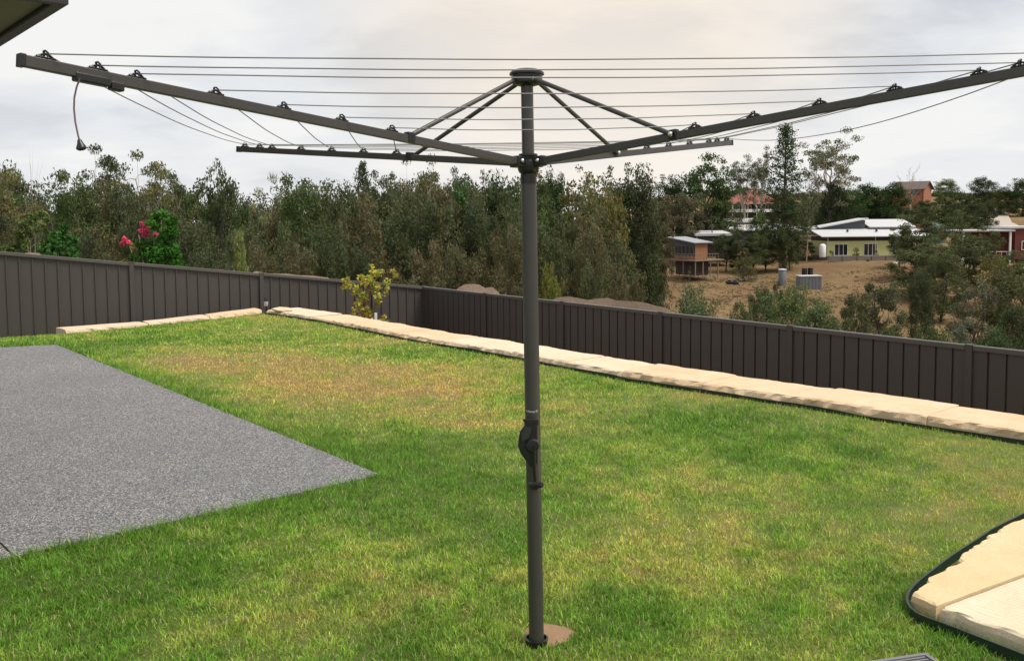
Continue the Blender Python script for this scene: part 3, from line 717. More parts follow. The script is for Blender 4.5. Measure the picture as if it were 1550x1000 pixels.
# round footing of orange soil-stained mortar
bm = bmesh.new(); n = 40; c = bm.verts.new((FOOT.x, FOOT.y, .012)); rings = []
for k, (rr, z) in enumerate(((.05, .008), (.09, .002), (.125, -.014))):
    rings.append([bm.verts.new((FOOT.x+rr*math.cos(a)*(1+.05*math.sin(3*a+1)+.05*math.sin(7*a)+.03*math.sin(11*a)), FOOT.y+rr*math.sin(a)*(1+.12*math.sin(3*a+1)), z+.004*fbm(math.cos(a)*3, math.sin(a)*3, k))) for a in [2*math.pi*i/n for i in range(n)]])
for i in range(n):
    bm.faces.new((c, rings[0][i], rings[0][(i+1) % n]))
    for q in range(2): bm.faces.new((rings[q][i], rings[q+1][i], rings[q+1][(i+1) % n], rings[q][(i+1) % n]))
me = bpy.data.meshes.new('footing'); bm.to_mesh(me); bm.free(); me.materials.append(M['clay']); me.shade_smooth()
tag(obj('soil_patch', me), 'bare round patch of orange clay at the foot of the clothesline post', 'soil patch')

# ------------------------------------------------------------------ solar stake light
sp_ = atz(397, 474)+Vector((.05, .1, .0))
sl = thing('garden_light', 'small solar stake light with clear lens, at the far corner of the lawn', 'garden light', sp_)
obj('stake', MB().lathe((0, 0, 0), [(.016, -.1), (.016, .12)], 10), M['black'], sl)
gm = Mt('clear_lens'); gm.col((.72, .72, .68)); gm.rough(.2); gm.b.inputs['Transmission Weight'].default_value = .35
obj('lens', MB().lathe((0, 0, 0), [(.024, .121), (.036, .135), (.038, .215)], 14), gm.m, sl, True)
obj('light_cap', MB().lathe((0, 0, 0), [(.044, .216), (.044, .232), (.030, .262), (.026, .285)], 14), M['black'], sl, True)

# ------------------------------------------------------------------ roof corner of the house at upper left
EZ = 2.72
cA = atz(104, 7, EZ); cB = atz(0, 71, EZ); e1 = (cB-cA).normalized(); e2 = Vector((-abs(e1.y), -abs(e1.x), 0)).normalized() if True else None
e2 = Vector((e1.y, -e1.x, 0)); e2 = e2 if e2.x < 0 else -e2
roof = thing('house', 'corner of a house roof with dark gutter and olive soffit at the top left', 'house', (cA.x, cA.y, 0))
W = lambda a, b, z: e1*a+e2*b+Vector((0, 0, z))
sm = Mt('soffit_sheet'); sm.col(sm.mix(sm.noise(3, 4), (.15, .14, .085), (.19, .175, .11))); sm.rough(.7)
def quadbox(c8): return MB().add(c8, [(0, 1, 2, 3), (7, 6, 5, 4), (0, 4, 5, 1), (1, 5, 6, 2), (2, 6, 7, 3), (3, 7, 4, 0)])
def slabb(a0, a1, b0, b1, z0, z1): return quadbox([W(a0, b0, z0), W(a1, b0, z0), W(a1, b1, z0), W(a0, b1, z0), W(a0, b0, z1), W(a1, b0, z1), W(a1, b1, z1), W(a0, b1, z1)])
for k in range(5):     # soffit sheets with fine joints
    for q in range(2):
        obj('soffit_panel', slabb(.062+k*1.2, .062+k*1.2+1.196, .062+q*1.2, .062+q*1.2+1.196, EZ+.025, EZ+.035), sm.m, roof)
gtm = painted('gutter_steel', (.022, .019, .019), .5)
g1 = MB(); 
prof = [(.0, .0), (.0, .085), (-.010, .094), (-.010, .084), (.008, .074), (.008, .012), (.055, .012), (.055, .0)]
def gutter(along, across, L, dirn):
    vs = []; n = len(prof)
    for t in (0 if dirn else 0, L):
        for u, z in prof: vs.append(along*(t+(u if t == 0 else 0))+across*u+Vector((0, 0, EZ+z)))
    return MB().add(vs, [(i, (i+1) % n, n+(i+1) % n, n+i) for i in range(n)]+[tuple(range(n)), tuple(n+i for i in range(n))[::-1]])
obj('gutter', gutter(e1, e2, 6.2, 1), gtm, roof); obj('gutter', gutter(e2, e1, 6.2, 1), gtm, roof)
obj('fascia', slabb(.058, 6.2, .0565, .0605, EZ+.002, EZ+.085), gtm, roof)
rm = painted('roof_sheet', (.05, .045, .042), .4); rb = MB(); rb.add([W(-.0, .0, EZ+.10), W(6.2, 0, EZ+.10), W(6.2, 3, EZ+1.2), W(3, 3, EZ+1.2), W(0, 6.2, EZ+.10), W(3, 6.2, EZ+1.2)], [(0, 1, 2, 3), (0, 3, 5, 4)]); obj('roof', rb, rm, roof)
wm = painted('render_wall', (.42, .39, .33), .8); obj('wall', slabb(.62, 6.2, .62, .74, -.1, EZ+.024), wm, roof); obj('wall', slabb(.621, .74, .745, 6.2, -.1, EZ+.024), wm, roof)

# ------------------------------------------------------------------ trees
def leaf_cloud(rg, centres, radii, counts, size, asp, up, squash, tones):
    """many small leaf-sized quads in clumps; returns V, F, colour"""
    Ps = []; Ts = []
    for c, r, n, t in zip(centres, radii, counts, tones):
        p = rg.normal(0, 1, (n, 3)); p /= np.linalg.norm(p, axis=1)[:, None]+1e-9; p *= (rg.rand(n)**.45)[:, None]*r; p[:, 2] *= squash
        Ps.append(p+c); Ts.append(np.repeat(t[None, :], n, 0))
    P = np.concatenate(Ps); T = np.concatenate(Ts); n = len(P)
    a = rg.normal(0, 1, (n, 3)); a[:, 2] = a[:, 2]*(1-abs(up))+up*2.2; a /= np.linalg.norm(a, axis=1)[:, None]
    b = np.cross(a, rg.normal(0, 1, (n, 3))); b /= np.linalg.norm(b, axis=1)[:, None]+1e-9
    s = (size*(.55+.9*rg.rand(n)))[:, None]; l = a*s/2; w = b*s*asp/2
    V = np.stack([P-l, P+w-l*.1, P+l, P-w-l*.1], 1).reshape(-1, 3); F = np.arange(n*4).reshape(-1, 4)
    col = T*(.72+.56*rg.rand(n))[:, None]; col = np.repeat(col, 4, 0)
    return V, F, col
def crown_mesh(name, *a): V, F, c = leaf_cloud(*a); return raw_mesh(name, V, F, c, M['leaf'], 4)
def limb(mb, rg, p0, p1, r0, r1, k=4, wob=.08, n=6):
    L = (p1-p0).length; pts = []
    for i in range(k+1):
        t = i/k; q = p0.lerp(p1, t); q = q+Vector((rg.normal(), rg.normal(), rg.normal()*.4))*L*wob*math.sin(math.pi*t); q.z += L*.06*math.sin(math.pi*t); pts.append(q)
    mb.tube(pts, [r0+(r1-r0)*i/k for i in range(k+1)], n)
def proto(kind, seed):
    rg = np.random.RandomState(seed); H = 10.0; mb = MB(); cen = []; rad = []; cnt = []; ton = []
    def clump(c, r, n, tv=.22, warm=.1):
        cen.append(np.array(c)); rad.append(r); cnt.append(int(n)); g = 1+rg.uniform(-tv, tv); ton.append(np.array([g*(1+rg.uniform(-warm, warm)*1.2), g, g*(1-rg.uniform(-warm, warm))]))
    def trunk(h, r, lean=.02, k=7):
        pts = [Vector((h*lean*math.sin(i*.9+seed), h*lean*math.cos(i*.7+seed*2), h*i/k-.5*(i == 0))) for i in range(k+1)]
        mb.tube(pts, [r*(1-.8*i/k) for i in range(k+1)], 7); return lambda t: pts[min(k, int(t*k))].lerp(pts[min(k, int(t*k)+1)], t*k-int(t*k))
    if kind == 'feather':        # she-oak: dense soft crown of fine needles, rounded top, to the ground
        tr = trunk(9.2, .13); W = 2.25
        for i in range(26):
            t = (i+.5)/26; z = .7+8.5*t; a = i*2.4+rg.rand(); r = W*math.sqrt(max(.02, 1-((t-.42)/.62)**2))*rg.uniform(.45, .95)
            c = Vector((r*math.cos(a), r*math.sin(a), z)); limb(mb, rg, tr(max(.05, t*.75)), c, .04, .01, 3); g0 = 1+rg.uniform(-.22, .25)
            for q in range(7): clump(c+Vector((rg.normal()*.42, rg.normal()*.42, rg.normal()*.5)), .34+.3*rg.rand(), 95, .12, .1); ton[-1] = ton[-1]*g0
        args = (.21, .32, .3, 1.15)
    elif kind == 'feather2':     # broader, more billowing, with gaps
        tr = trunk(8.6, .12, .03); W = 2.9
        for i in range(22):
            t = (i+.5)/22; z = 1.0+8.0*t; a = i*2.4+rg.rand(); r = W*math.sqrt(max(.03, 1-((t-.5)/.6)**2))*rg.uniform(.35, 1)
            c = Vector((r*math.cos(a), r*math.sin(a), z)); limb(mb, rg, tr(max(.05, t*.7)), c, .05, .012, 4); g0 = 1+rg.uniform(-.25, .28)
            for q in range(8): clump(c+Vector((rg.normal()*.5, rg.normal()*.5, rg.normal()*.36)), .34+.32*rg.rand(), 92, .12, .1); ton[-1] = ton[-1]*g0
        args = (.21, .4, .12, .9)
    elif kind == 'gum':          # open gum: pale forking limbs, flat leaf pads high up
        tr = trunk(5.2, .17, .03); 
        for i in range(11):
            a = i*2.4+rg.rand(); t = .35+.6*i/10; L = 2.6-1.2*t+rg.rand()*.6; b0 = tr(t); e = b0+Vector((math.cos(a)*L*.75, math.sin(a)*L*.75, L*1.05+2.0*t)); e.z = min(e.z, 9.3); limb(mb, rg, b0, e, .075, .03, 5, .07)
            for q in range(6):
                c = e+Vector((rg.normal()*.85, rg.normal()*.85, rg.normal()*.6+.1)); c.z = min(c.z, 9.8); limb(mb, rg, e.lerp(b0, rg.rand()*.35), c, .022, .006, 3, .1, 4); clump(c, .48+.42*rg.rand(), 135, .2, .1)
        args = (.16, .5, -.05, .42)
    elif kind == 'gum_dense':    # rounded billowing gum, many domes
        tr = trunk(5.5, .2, .02)
        for i in range(34):
            a = rg.uniform(0, 6.283); t = rg.rand(); z = 2.4+6.6*t; r = 2.9*math.sqrt(max(.05, 1-((z-5)/4.6)**2))*(.45+.55*rg.rand()); c = Vector((r*math.cos(a), r*math.sin(a), z)); limb(mb, rg, tr(min(.95, .25+.6*t)), c, .06, .02, 4)
            g0 = 1+rg.uniform(-.2, .25)
            for q in range(6): cc = c+Vector((rg.normal()*.42, rg.normal()*.42, rg.normal()*.22)); clump(cc, .5+.2*rg.rand(), 46, .12, .1); ton[-1] = ton[-1]*g0
        args = (.24, .5, -.1, .6)
    elif kind == 'spire':        # tall open conifer-like tree with a straight dark trunk
        tr = trunk(9.9, .15, .004)
        for i in range(110):
            t = i/110; z = 1.6+8.2*t; a = i*2.4; L = (1.9*(1-t)**.6+.15)*(.55+.6*rg.rand()); b0 = tr(z/9.9); e = b0+Vector((math.cos(a)*L, math.sin(a)*L, L*.35)); limb(mb, rg, b0, e, .028, .008, 3, .06, 4)
            for q in range(3): clump(b0.lerp(e, .45+.28*q), .22+.2*rg.rand(), 22, .2, .08)
        args = (.15, .45, .1, .75)
    elif kind == 'broad':        # dense round tree, leafy to the ground
        tr = trunk(6, .2)
        for i in range(40):
            t = (i+.5)/40; z = .7+8.1*t; a = i*2.4+rg.rand()*.8; r = 3.3*math.sqrt(max(.02, 1-((t-.4)/.64)**2))*math.sqrt(rg.uniform(.05, 1))
            c = Vector((r*math.cos(a), r*math.sin(a), z)); g0 = 1+rg.uniform(-.25, .25)
            if i % 4 == 0: limb(mb, rg, tr(max(.05, t*.6)), c, .07, .02)
            for q in range(5): clump(c+Vector((rg.normal()*.55, rg.normal()*.55, rg.normal()*.35)), .55+.4*rg.rand(), 95, .1, .08); ton[-1] = ton[-1]*g0
        args = (.22, .5, 0, .8)
    elif kind == 'shrub':        # bush, branching from the base
        for i in range(16):
            a = rg.uniform(0, 6.283); L = 3.2*rg.rand(); e = Vector((L*math.cos(a), L*math.sin(a), 4+5*rg.rand())); limb(mb, rg, Vector((0, 0, -.3)), e, .09, .02, 4)
        for i in range(80):
            a = rg.uniform(0, 6.283); z = .6+8.6*rg.rand(); r = 4.2*math.sqrt(max(.04, 1-((z-3.6)/6)**2))*(.3+.7*rg.rand()**.6); clump((r*math.cos(a), r*math.sin(a), z), .65+.5*rg.rand(), 90, .28, .12)
        args = (.30, .42, .1, .8)
    elif kind == 'weeping':
        tr = trunk(7.5, .12, .05)
        for i in range(60):
            a = rg.uniform(0, 6.283); z = 9.2*(rg.rand()**.6); r = 2.1*(1-z/11)*(.3+.7*rg.rand()); 
            for q in range(2): clump((r*math.cos(a), r*math.sin(a), max(.5, z-q*.7)), .38, 34, .15, .1)
            if i % 4 == 0: limb(mb, rg, tr(min(.95, z/9)), Vector((r*math.cos(a), r*math.sin(a), z)), .03, .008)
        args = (.5, .14, .85, 1.9)
    elif kind == 'thin':         # sparse airy tree
        tr = trunk(7.5, .09, .03)
        for i in range(16):
            a = i*2.4; t = .25+.7*rg.rand(); b0 = tr(t); L = 1.2+1.6*rg.rand(); e = b0+Vector((math.cos(a)*L*.8, math.sin(a)*L*.8, L)); e.z = min(9.7, e.z); limb(mb, rg, b0, e, .03, .01, 4, .08)
            for q in range(4): c = b0.lerp(e, .5+.18*q)+Vector((rg.normal()*.3, rg.normal()*.3, rg.normal()*.25)); clump(c, .32+.2*rg.rand(), 34, .2, .12)
        args = (.26, .38, .1, .8)
    elif kind == 'bare':
        tr = trunk(7.5, .11, .03)
        for i in range(18):
            a = i*2.4; t = .25+.7*rg.rand(); b0 = tr(t); L = 1.6+1.6*rg.rand(); e = b0+Vector((math.cos(a)*L*.7, math.sin(a)*L*.7, L)); limb(mb, rg, b0, e, .035, .012, 4, .08)
            for q in range(4): limb(mb, rg, b0.lerp(e, .4+.15*q), b0.lerp(e, .6+.1*q)+Vector((rg.normal()*.5, rg.normal()*.5, .8+rg.rand()*.5)), .014, .005, 3, .1, 4)
        for i in range(10): clump((rg.normal()*1.2, rg.normal()*1.2, 7+rg.normal()*.9), .35, 6, .2, .1)
        args = (.2, .4, .1, .8)
    s, asp, up, sq = args
    pale = kind in ('gum', 'thin', 'bare')
    return mb.mesh('trunk', M['bark_pale' if pale else 'bark'], True), crown_mesh('crown', rg, cen, rad, cnt, s, asp, up, sq, ton), H
PR_ = {}
def getp(kind, var):
    if (kind, var) not in PR_: PR_[(kind, var)] = proto(kind, 100+var*17+len(kind))
    return PR_[(kind, var)]
WID = dict(feather=4.9, feather2=6.2, gum=6.6, gum_dense=6.6, spire=4.0, broad=7.4, shrub=9.0, weeping=4.6, thin=5.4, bare=5.0)
NAMES = dict(feather='feathery_tree', feather2='feathery_tree', gum='gum_tree', gum_dense='gum_tree', spire='conifer_tree', broad='leafy_tree', shrub='bush', weeping='weeping_tree', thin='slender_tree', bare='bare_tree')
rt = random.Random(4)
def tree(kind, px, top, Y, wpx, col, label, group=None, cat='tree', base=None, var=None):
    var = rt.randrange(2) if var is None else var
    tm, cm, H = getp(kind, var)
    x = aty(px, top, Y).x; zt = aty(px, top, Y).z; zb = terr(x, Y)-.1 if base is None else base
    h = max(1.0, zt-zb); sz = h/9.85; sx = wpx*Y/F_PX/WID[kind]
    t = thing(NAMES[kind], label, cat, (x, Y, zb), rt.uniform(0, 6.28), group); t.scale = (sx, sx, sz)
    o = bpy.data.objects.new('trunk', tm); C.objects.link(o); o.parent = t
    o = bpy.data.objects.new('crown', cm); C.objects.link(o); o.parent = t; j = 1+rt.uniform(-.07, .07); o.color = (col[0]*j, col[1]*j, col[2]*j, 1)
    return t
OL = (.115, .130, .060); OD = (.086, .103, .050); BR = (.140, .130, .066); GG = (.095, .130, .046); SG = (.125, .135, .085); YG = (.19, .20, .05); DG = (.05, .085, .030); LG = (.14, .18, .06); KH = (.16, .155, .07)
sky_ = [(-60, 235), (0, 240), (20, 238), (45, 262), (62, 300), (78, 290), (95, 275), (120, 272), (150, 262), (200, 262), (240, 255), (280, 276), (315, 250), (350, 252), (372, 300), (388, 315), (405, 300), (440, 275), (485, 262), (520, 272), (545, 248), (580, 252), (620, 252), (665, 248), (700, 255), (740, 248), (790, 252), (840, 255), (862, 268), (900, 270), (950, 248), (1000, 248), (1060, 250)]
def skyl(x): return float(np.interp(x, [p[0] for p in sky_], [p[1] for p in sky_]))
# far row, behind everything: fills between the crowns
G1, L1 = 'she-oaks massed in the dark belt behind the left fence', 'feathery olive tree in the thick dark belt of trees behind the fences'
G2, L2 = 'rear trees of the belt', 'taller olive tree at the rear of the dark belt, only its top showing'
G3, L3 = 'brownish she-oaks in the front of the belt', 'brown-tinged feathery tree in the front row of the dark belt'
for px in range(-50, 965, 58):
    p = px+rt.randint(-14, 14); tree(rt.choice(['gum_dense', 'broad', 'broad']), p, skyl(p)+2+rt.randint(0, 16), 104+rt.uniform(-6, 6), 120, rt.choice([OL, OD, OL]), L2, G2)
for px in range(-40, 945, 44):
    p = px+rt.randint(-10, 10); tree(rt.choice(['broad', 'feather2', 'gum_dense', 'broad']), p, skyl(p)+rt.randint(4, 30), 82+rt.uniform(-5, 5), 92+rt.randint(-12, 18), rt.choice([OL, OD, OL, BR, GG, GG]), L1, G1)
for px in range(-30, 930, 48):
    p = px+rt.randint(-10, 10); tree(rt.choice(['feather', 'feather2']), p, skyl(p)+rt.randint(45, 78), 66+rt.uniform(-4, 4), 92+rt.randint(-12, 14), rt.choice([OL, OD, BR, OL]), L3 if rt.random() < .0 else L1, G1)
for px in range(400, 945, 54):
    p = px+rt.randint(-10, 10); tree(rt.choice(['feather', 'feather2']), p, 352+rt.randint(-20, 26)+(40 if p > 940 else 0), 54+rt.uniform(-3, 3), 84+rt.randint(-12, 14), rt.choice([OD, BR, BR, OL]), L3, G3)
for p, tp, Y in ((-10, 330, 50), (50, 345, 48), (118, 338, 52), (300, 330, 50), (345, 350, 47)): tree('feather2', p, tp, Y, 90, OD, L1, G1)
# distinct trees on the skyline, left to right
T = tree
T('gum_dense', 8, 232, 74, 110, KH, 'big grey-green gum cut by the left edge of the picture')
T('bare', 48, 248, 78, 44, OL, 'thin leafless sapling against the sky, right of the leftmost gum')
T('thin', 85, 288, 76, 56, SG, 'airy grey-green tree in the sky gap right of the leftmost gum')
T('gum', 150, 215, 96, 118, OD, 'tall gum with small dark leaf pads on thin branches below the hanging cord')
T('gum', 222, 224, 88, 120, (.19, .185, .075), 'pale-trunked gum with yellow-green crown standing above the pink flowering tree')
T('gum', 262, 258, 84, 80, OL, 'small-crowned pale gum just right of the yellow-green one')
T('feather', 110, 262, 70, 110, GG, 'broad green-olive feathery tree under the tall dark-padded gum')
T('gum_dense', 332, 242, 78, 78, OD, 'dark bushy tree with a ragged top left of the sky dip in the belt')
T('thin', 383, 290, 74, 34, SG, 'slim grey tree standing in the sky dip of the belt')
T('gum', 418, 268, 92, 72, (.24, .25, .11), 'light yellow-green gum with open crown right of the sky dip')
T('feather', 452, 268, 72, 110, GG, 'wide dark green feathery tree right of the light gum')
T('spire', 548, 246, 76, 62, OD, 'dark pointed tree below the back left clothesline arm')
T('gum', 602, 240, 86, 76, OL, 'gum with bare white branches beneath the left struts')
T('gum', 640, 242, 84, 84, KH, 'gum with a bright pale trunk in the middle of the belt')
T('gum', 688, 248, 88, 70, SG, 'grey leafy gum between the pale-trunked gum and the post')
T('broad', 702, 262, 80, 62, (.07, .15, .035), 'bright mid-green leafy tree left of the post')
T('broad', 752, 252, 84, 74, DG, 'very dark green tree directly left of the post')
T('broad', 836, 250, 92, 70, DG, 'very dark green tree directly right of the post')
T('gum_dense', 790, 285, 72, 90, (.10, .125, .045), 'mounded green gum whose crown passes behind the post')
T('gum_dense', 880, 262, 86, 120, (.15, .145, .05), 'large rounded yellow-olive gum right of the post')
T('gum_dense', 925, 285, 82, 84, (.17, .16, .055), 'lower rounded yellow-olive gum dome beside the large one')
T('thin', 900, 240, 112, 80, SG, 'thin airy tree showing above the rounded yellow-olive gums')
T('broad', 965, 243, 100, 90, OD, 'large dark tree with a flat top beneath the back right arm')
T('broad', 1018, 262, 172, 70, DG, 'dark green tree between the flat-topped dark tree and the big poplar-like tree')
T('gum_dense', 1068, 222, 170, 96, (.085, .125, .045), 'tall green tree touching the back right arm tip')
T('feather2', 1035, 288, 162, 100, (.12, .118, .07), 'grey-brown feathery tree above the stilt cabin')
T('feather2', 985, 298, 110, 72, BR, 'yellow-brown feathery tree left above the stilt cabin')
T('feather', 1098, 300, 175, 56, OL, 'slim olive tree left of the red-roofed house')
T('broad', 978, 345, 110, 64, GG, 'green leafy tree directly left of the stilt cabin')
T('gum_dense', 930, 350, 60, 90, OL, 'olive leafy tree two left of the stilt cabin')
T('broad', 835, 392, 38, 50, YG, 'bright yellow-green bush touching the right side of the post above the fence')
T('feather', 900, 395, 46, 62, OL, 'low feathery tree right of the yellow-green bush')
T('feather2', 955, 400, 48, 66, BR, 'low brownish feathery tree above the dirt mound')
T('broad', 1052, 428, 44, 88, (.14, .17, .08), 'soft green bush above the right end of the dirt mound', cat='bush')
T('shrub', 1004, 440, 45, 44, OD, 'small dark bush at the left foot of the bare hillside', cat='bush')
T('weeping', 362, 343, 26, 50, (.24, .27, .09), 'small pale green weeping tree behind the sloping fence', base=-1.2)
# right-hand hill
T('gum', 1128, 235, 190, 60, SG, 'pale open gum above the red roof')
T('gum', 1152, 224, 185, 44, OL, 'slim open gum left of the tall conifer')
T('spire', 1189, 190, 150, 88, DG, 'tallest conifer-like tree with straight dark trunk on the right skyline')
T('gum', 1258, 198, 180, 96, (.17, .175, .095), 'big open-crowned gum right of the tallest conifer')
T('thin', 1225, 235, 160, 46, OL, 'slender tree between the tallest conifer and the open gum')
T('broad', 1262, 270, 178, 60, (.055, .07, .035), 'dark bushy tree at the foot of the big open gum')
T('feather2', 1225, 290, 205, 60, OD, 'dark feathery tree above the parked white cars')
T('feather', 1190, 292, 150, 56, OL, 'feathery tree hiding the middle of the long low house')
T('broad', 1150, 318, 165, 40, (.12, .16, .05), 'light green tree in front of the red-roofed house')
T('feather2', 1122, 350, 150, 52, OD, 'dark tree at the right end of the grey house')
T('shrub', 1215, 362, 165, 44, DG, 'dark bush left of the yellow house', cat='bush')
T('gum_dense', 1160, 362, 150, 50, OL, 'olive tree on the slope above the two black tyres')
T('shrub', 1128, 388, 140, 44, (.13, .13, .05), 'yellowish bush on the slope above the tyres', cat='bush')
T('broad', 1312, 275, 215, 62, DG, 'dark green hilltop tree left of the brick house')
T('broad', 1347, 274, 210, 66, DG, 'second dark green hilltop tree, touching the brick house')
T('bare', 1378, 252, 240, 44, BR, 'bare brownish treetop just left of the brick house roof')
T('broad', 1285, 283, 205, 56, (.055, .09, .035), 'dark green tree below the big open gum on the hilltop')
T('broad', 1402, 302, 230, 46, DG, 'small dark tree in front of the brick house')
T('broad', 1432, 270, 300, 42, LG, 'light green tree behind the brick house')
T('gum_dense', 1456, 280, 165, 78, (.065, .08, .035), 'dark rounded tree rising above the white roofs at right')
T('broad', 1488, 266, 260, 50, (.075, .10, .045), 'grey-green round tree on the right skyline')
T('broad', 1515, 282, 255, 46, (.08, .105, .045), 'lower grey-green tree left of the pale driveway')
T('broad', 1550, 268, 250, 46, (.07, .10, .04), 'green tree at the right edge beside the pale driveway')
T('broad', 1492, 300, 195, 40, OD, 'small dark tree left of the pale driveway')
T('gum_dense', 1390, 318, 135, 78, (.095, .105, .05), 'olive tree covering the right end of the yellow house')
T('feather2', 1385, 372, 118, 96, OL, 'dark feathery tree below the yellow house')
T('gum_dense', 1462, 345, 112, 100, (.09, .10, .045), 'big olive tree in front of the red shed')
T('feather', 1430, 375, 104, 70, OL, 'feathery olive tree left of the yellowish tree')
T('gum_dense', 1505, 385, 92, 72, (.15, .145, .05), 'yellowish tree below the red shed')
T('feather2', 1330, 418, 72, 100, (.105, .115, .065), 'dark feathery tree standing on the dry slope left of the gully')
T('broad', 1396, 408, 86, 50, OD, 'narrow dark tree beside the patch of bare red soil')
T('broad', 1348, 487, 44, 52, GG, 'small green bush at the fence top below the dark feathery tree', cat='bush')
T('gum_dense', 1478, 420, 62, 92, (.13, .135, .085), 'grey-green leafy tree right of the bare soil')
T('broad', 1415, 488, 36, 86, GG, 'green bush just above the fence right of the bare soil', cat='bush')
T('gum_dense', 1462, 468, 42, 70, (.15, .155, .11), 'silvery grey bush just above the fence at right', cat='bush')
T('broad', 1532, 395, 66, 96, (.11, .115, .05), 'olive tree at the right edge below the red shed')
T('broad', 1535, 450, 48, 76, OD, 'dark green tree at the right edge above the fence')
T('broad', 1508, 490, 34, 90, (.09, .13, .055), 'leafy green bush at the right edge above the fence', cat='bush')
T('broad', 1192, 424, 62, 100, (.15, .19, .08), 'large green bush in front of the grey water tanks', cat='bush')
T('broad', 1240, 446, 50, 96, (.14, .18, .08), 'rounded green bush right below the wide grey tank', cat='bush')
T('broad', 1150, 430, 72, 56, (.12, .15, .065), 'narrow green bush left of the slim grey tank', cat='bush')
T('feather2', 1127, 448, 60, 56, (.13, .145, .065), 'olive bush between the tyres and the fence', cat='bush')
T('feather2', 1172, 420, 72, 44, OD, 'dark feathery tree below the slim grey tank')
for px, tp, Y in ((1076, 476, 42), (1275, 500, 40)): T('shrub', px, tp, Y, 50, (.13, .12, .055), 'low yellowish scrub ' + ('below the black tyres' if px < 1200 else 'left of the dark feathery slope tree'), cat='bush')
T('broad', 1110, 478, 40, 70, (.12, .145, .065), 'green bush at the fence top below the black tyres', cat='bush')
T('broad', 1215, 492, 38, 70, (.14, .18, .075), 'light green bush at the fence top below the wide grey tank', cat='bush')
T('feather2', 1300, 440, 68, 50, OL, 'small dark feathery tree just left of the large one on the dry slope')
T('thin', 1043, 405, 100, 16, SG, 'tiny pale sapling in front of the stilt cabin')
G4, L4 = 'trees along the far ridge', 'small rounded tree in the row along the far ridge at right'
for px in range(1080, 1640, 21):
    p = px+rt.randint(-6, 6); tree(rt.choice(['broad', 'broad', 'shrub']), p, 290+rt.randint(-7, 8), 330+rt.uniform(-18, 22), 40+rt.randint(-6, 10), rt.choice([OL, OD, DG, GG]), L4, G4)
for px in range(1270, 1500, 26):
    p = px+rt.randint(-6, 6); tree(rt.choice(['broad', 'shrub', 'feather2']), p, 306+rt.randint(-6, 8), 222+rt.uniform(-8, 8), 42+rt.randint(-6, 10), rt.choice([OL, OD, DG, GG]), 'small tree in the green band behind the yellow house', 'trees behind the yellow house')
for px in range(1085, 1262, 21): tree(rt.choice(['broad', 'feather2', 'gum_dense']), px+rt.randint(-5, 5), 306+rt.randint(-10, 12), 252+rt.uniform(-8, 8), 48, rt.choice([OL, DG, OD]), 'tree among those behind the red-roofed house', 'trees behind the red-roofed house')
for px, tp, Y_, w_, lb in ((1085, 322, 168, 50, 'tree behind the low grey house'), (1244, 300, 185, 44, 'tree behind the left end of the yellow house'), (1500, 335, 128, 44, 'tree screening the left end of the red house veranda'), (1528, 372, 112, 56, 'leafy tree below the right end of the red house'), (1445, 318, 140, 60, 'dark tree just left of the red house veranda'), (1362, 340, 145, 40, 'tree in front of the third window of the yellow house'), (1412, 352, 122, 70, 'spreading tree between the yellow and the red house'), (1100, 345, 152, 44, 'dark tree covering the right end of the low grey house'), (1140, 352, 148, 46, 'green tree on the slope in front of the long low house'), (1196, 340, 150, 40, 'tree left of the dark bush by the yellow house')):
    tree('gum_dense', px, tp, Y_, w_, (.10, .125, .052), lb)
for px in range(1440, 1640, 24): tree('broad', px+rt.randint(-5, 5), 312+rt.randint(-5, 8), 285+rt.uniform(-10, 10), 44, rt.choice([OL, DG]), 'low bushy tree on the slope just under the right-hand ridge', 'bushy trees under the ridge')
# ------------------------------------------------------------------ garden plants by the fences
def plant(name, label, cat, px, base_px, Y, zb, stems, leaves, leafm, stemm, extra=None):
    x = aty(px, base_px, Y).x; t = thing(name, label, cat, (x, Y, zb)); mb = MB()
    for p in stems: mb.tube([Vector(q[:3]) for q in p], [q[3] for q in p], 6)
    obj('stem', mb, stemm, t, True); return t
def leafset(parent, name, rg, cen, rad, cnt, size, asp, col, up=0, sq=.9, tv=.2):
    tn = [np.array([1+rg.uniform(-tv, tv)]*3)*np.array([1+rg.uniform(-.12, .12), 1, 1]) for _ in cen]
    me = crown_mesh(name, rg, [np.array(c) for c in cen], rad, cnt, size, asp, up, sq, tn); o = obj(name, me, None, parent); o.color = (*col, 1); return o
rg = np.random.RandomState(77)
# pink flowering crepe myrtle behind the left fence
Y = 19.5; zb = -.8; x0 = aty(235, 400, Y).x; top = aty(240, 316, Y).z-zb
def lp(px, py): p = aty(px, py, Y); return Vector((p.x-x0, 0, p.z-zb))
t = thing('flowering_tree', 'leafy green tree with pink-red flower heads behind the sloping fence', 'tree', (x0, Y, zb)); mb = MB()
for e in ((244, 322), (262, 350), (210, 355), (232, 345), (196, 372), (225, 380), (255, 385)):
    mb.tube([(0, 0, -.3), tuple(lp(e[0], e[1])*.5+Vector((0, rg.normal()*.1, 0))), tuple(lp(*e))], [.03, .02, .008], 6)
obj('trunk', mb, M['bark_pale'], t, True)
cen = []
for px, py, r in ((243, 325, 9), (240, 340, 10), (262, 335, 8), (264, 352, 11), (245, 358, 15), (255, 372, 18), (235, 380, 18), (258, 395, 18), (222, 372, 12), (228, 398, 16), (268, 378, 12), (245, 390, 20), (266, 400, 12), (215, 385, 8)):
    for q in range(3): c = lp(px+rg.normal()*r*.3, py+rg.normal()*r*.3); c.y = rg.normal()*.16; cen.append((tuple(c), r*.012))
leafset(t, 'crown', rg, [c for c, r in cen], [r for c, r in cen], [90]*len(cen), .085, .5, (.055, .16, .025), 0, .9, .3)
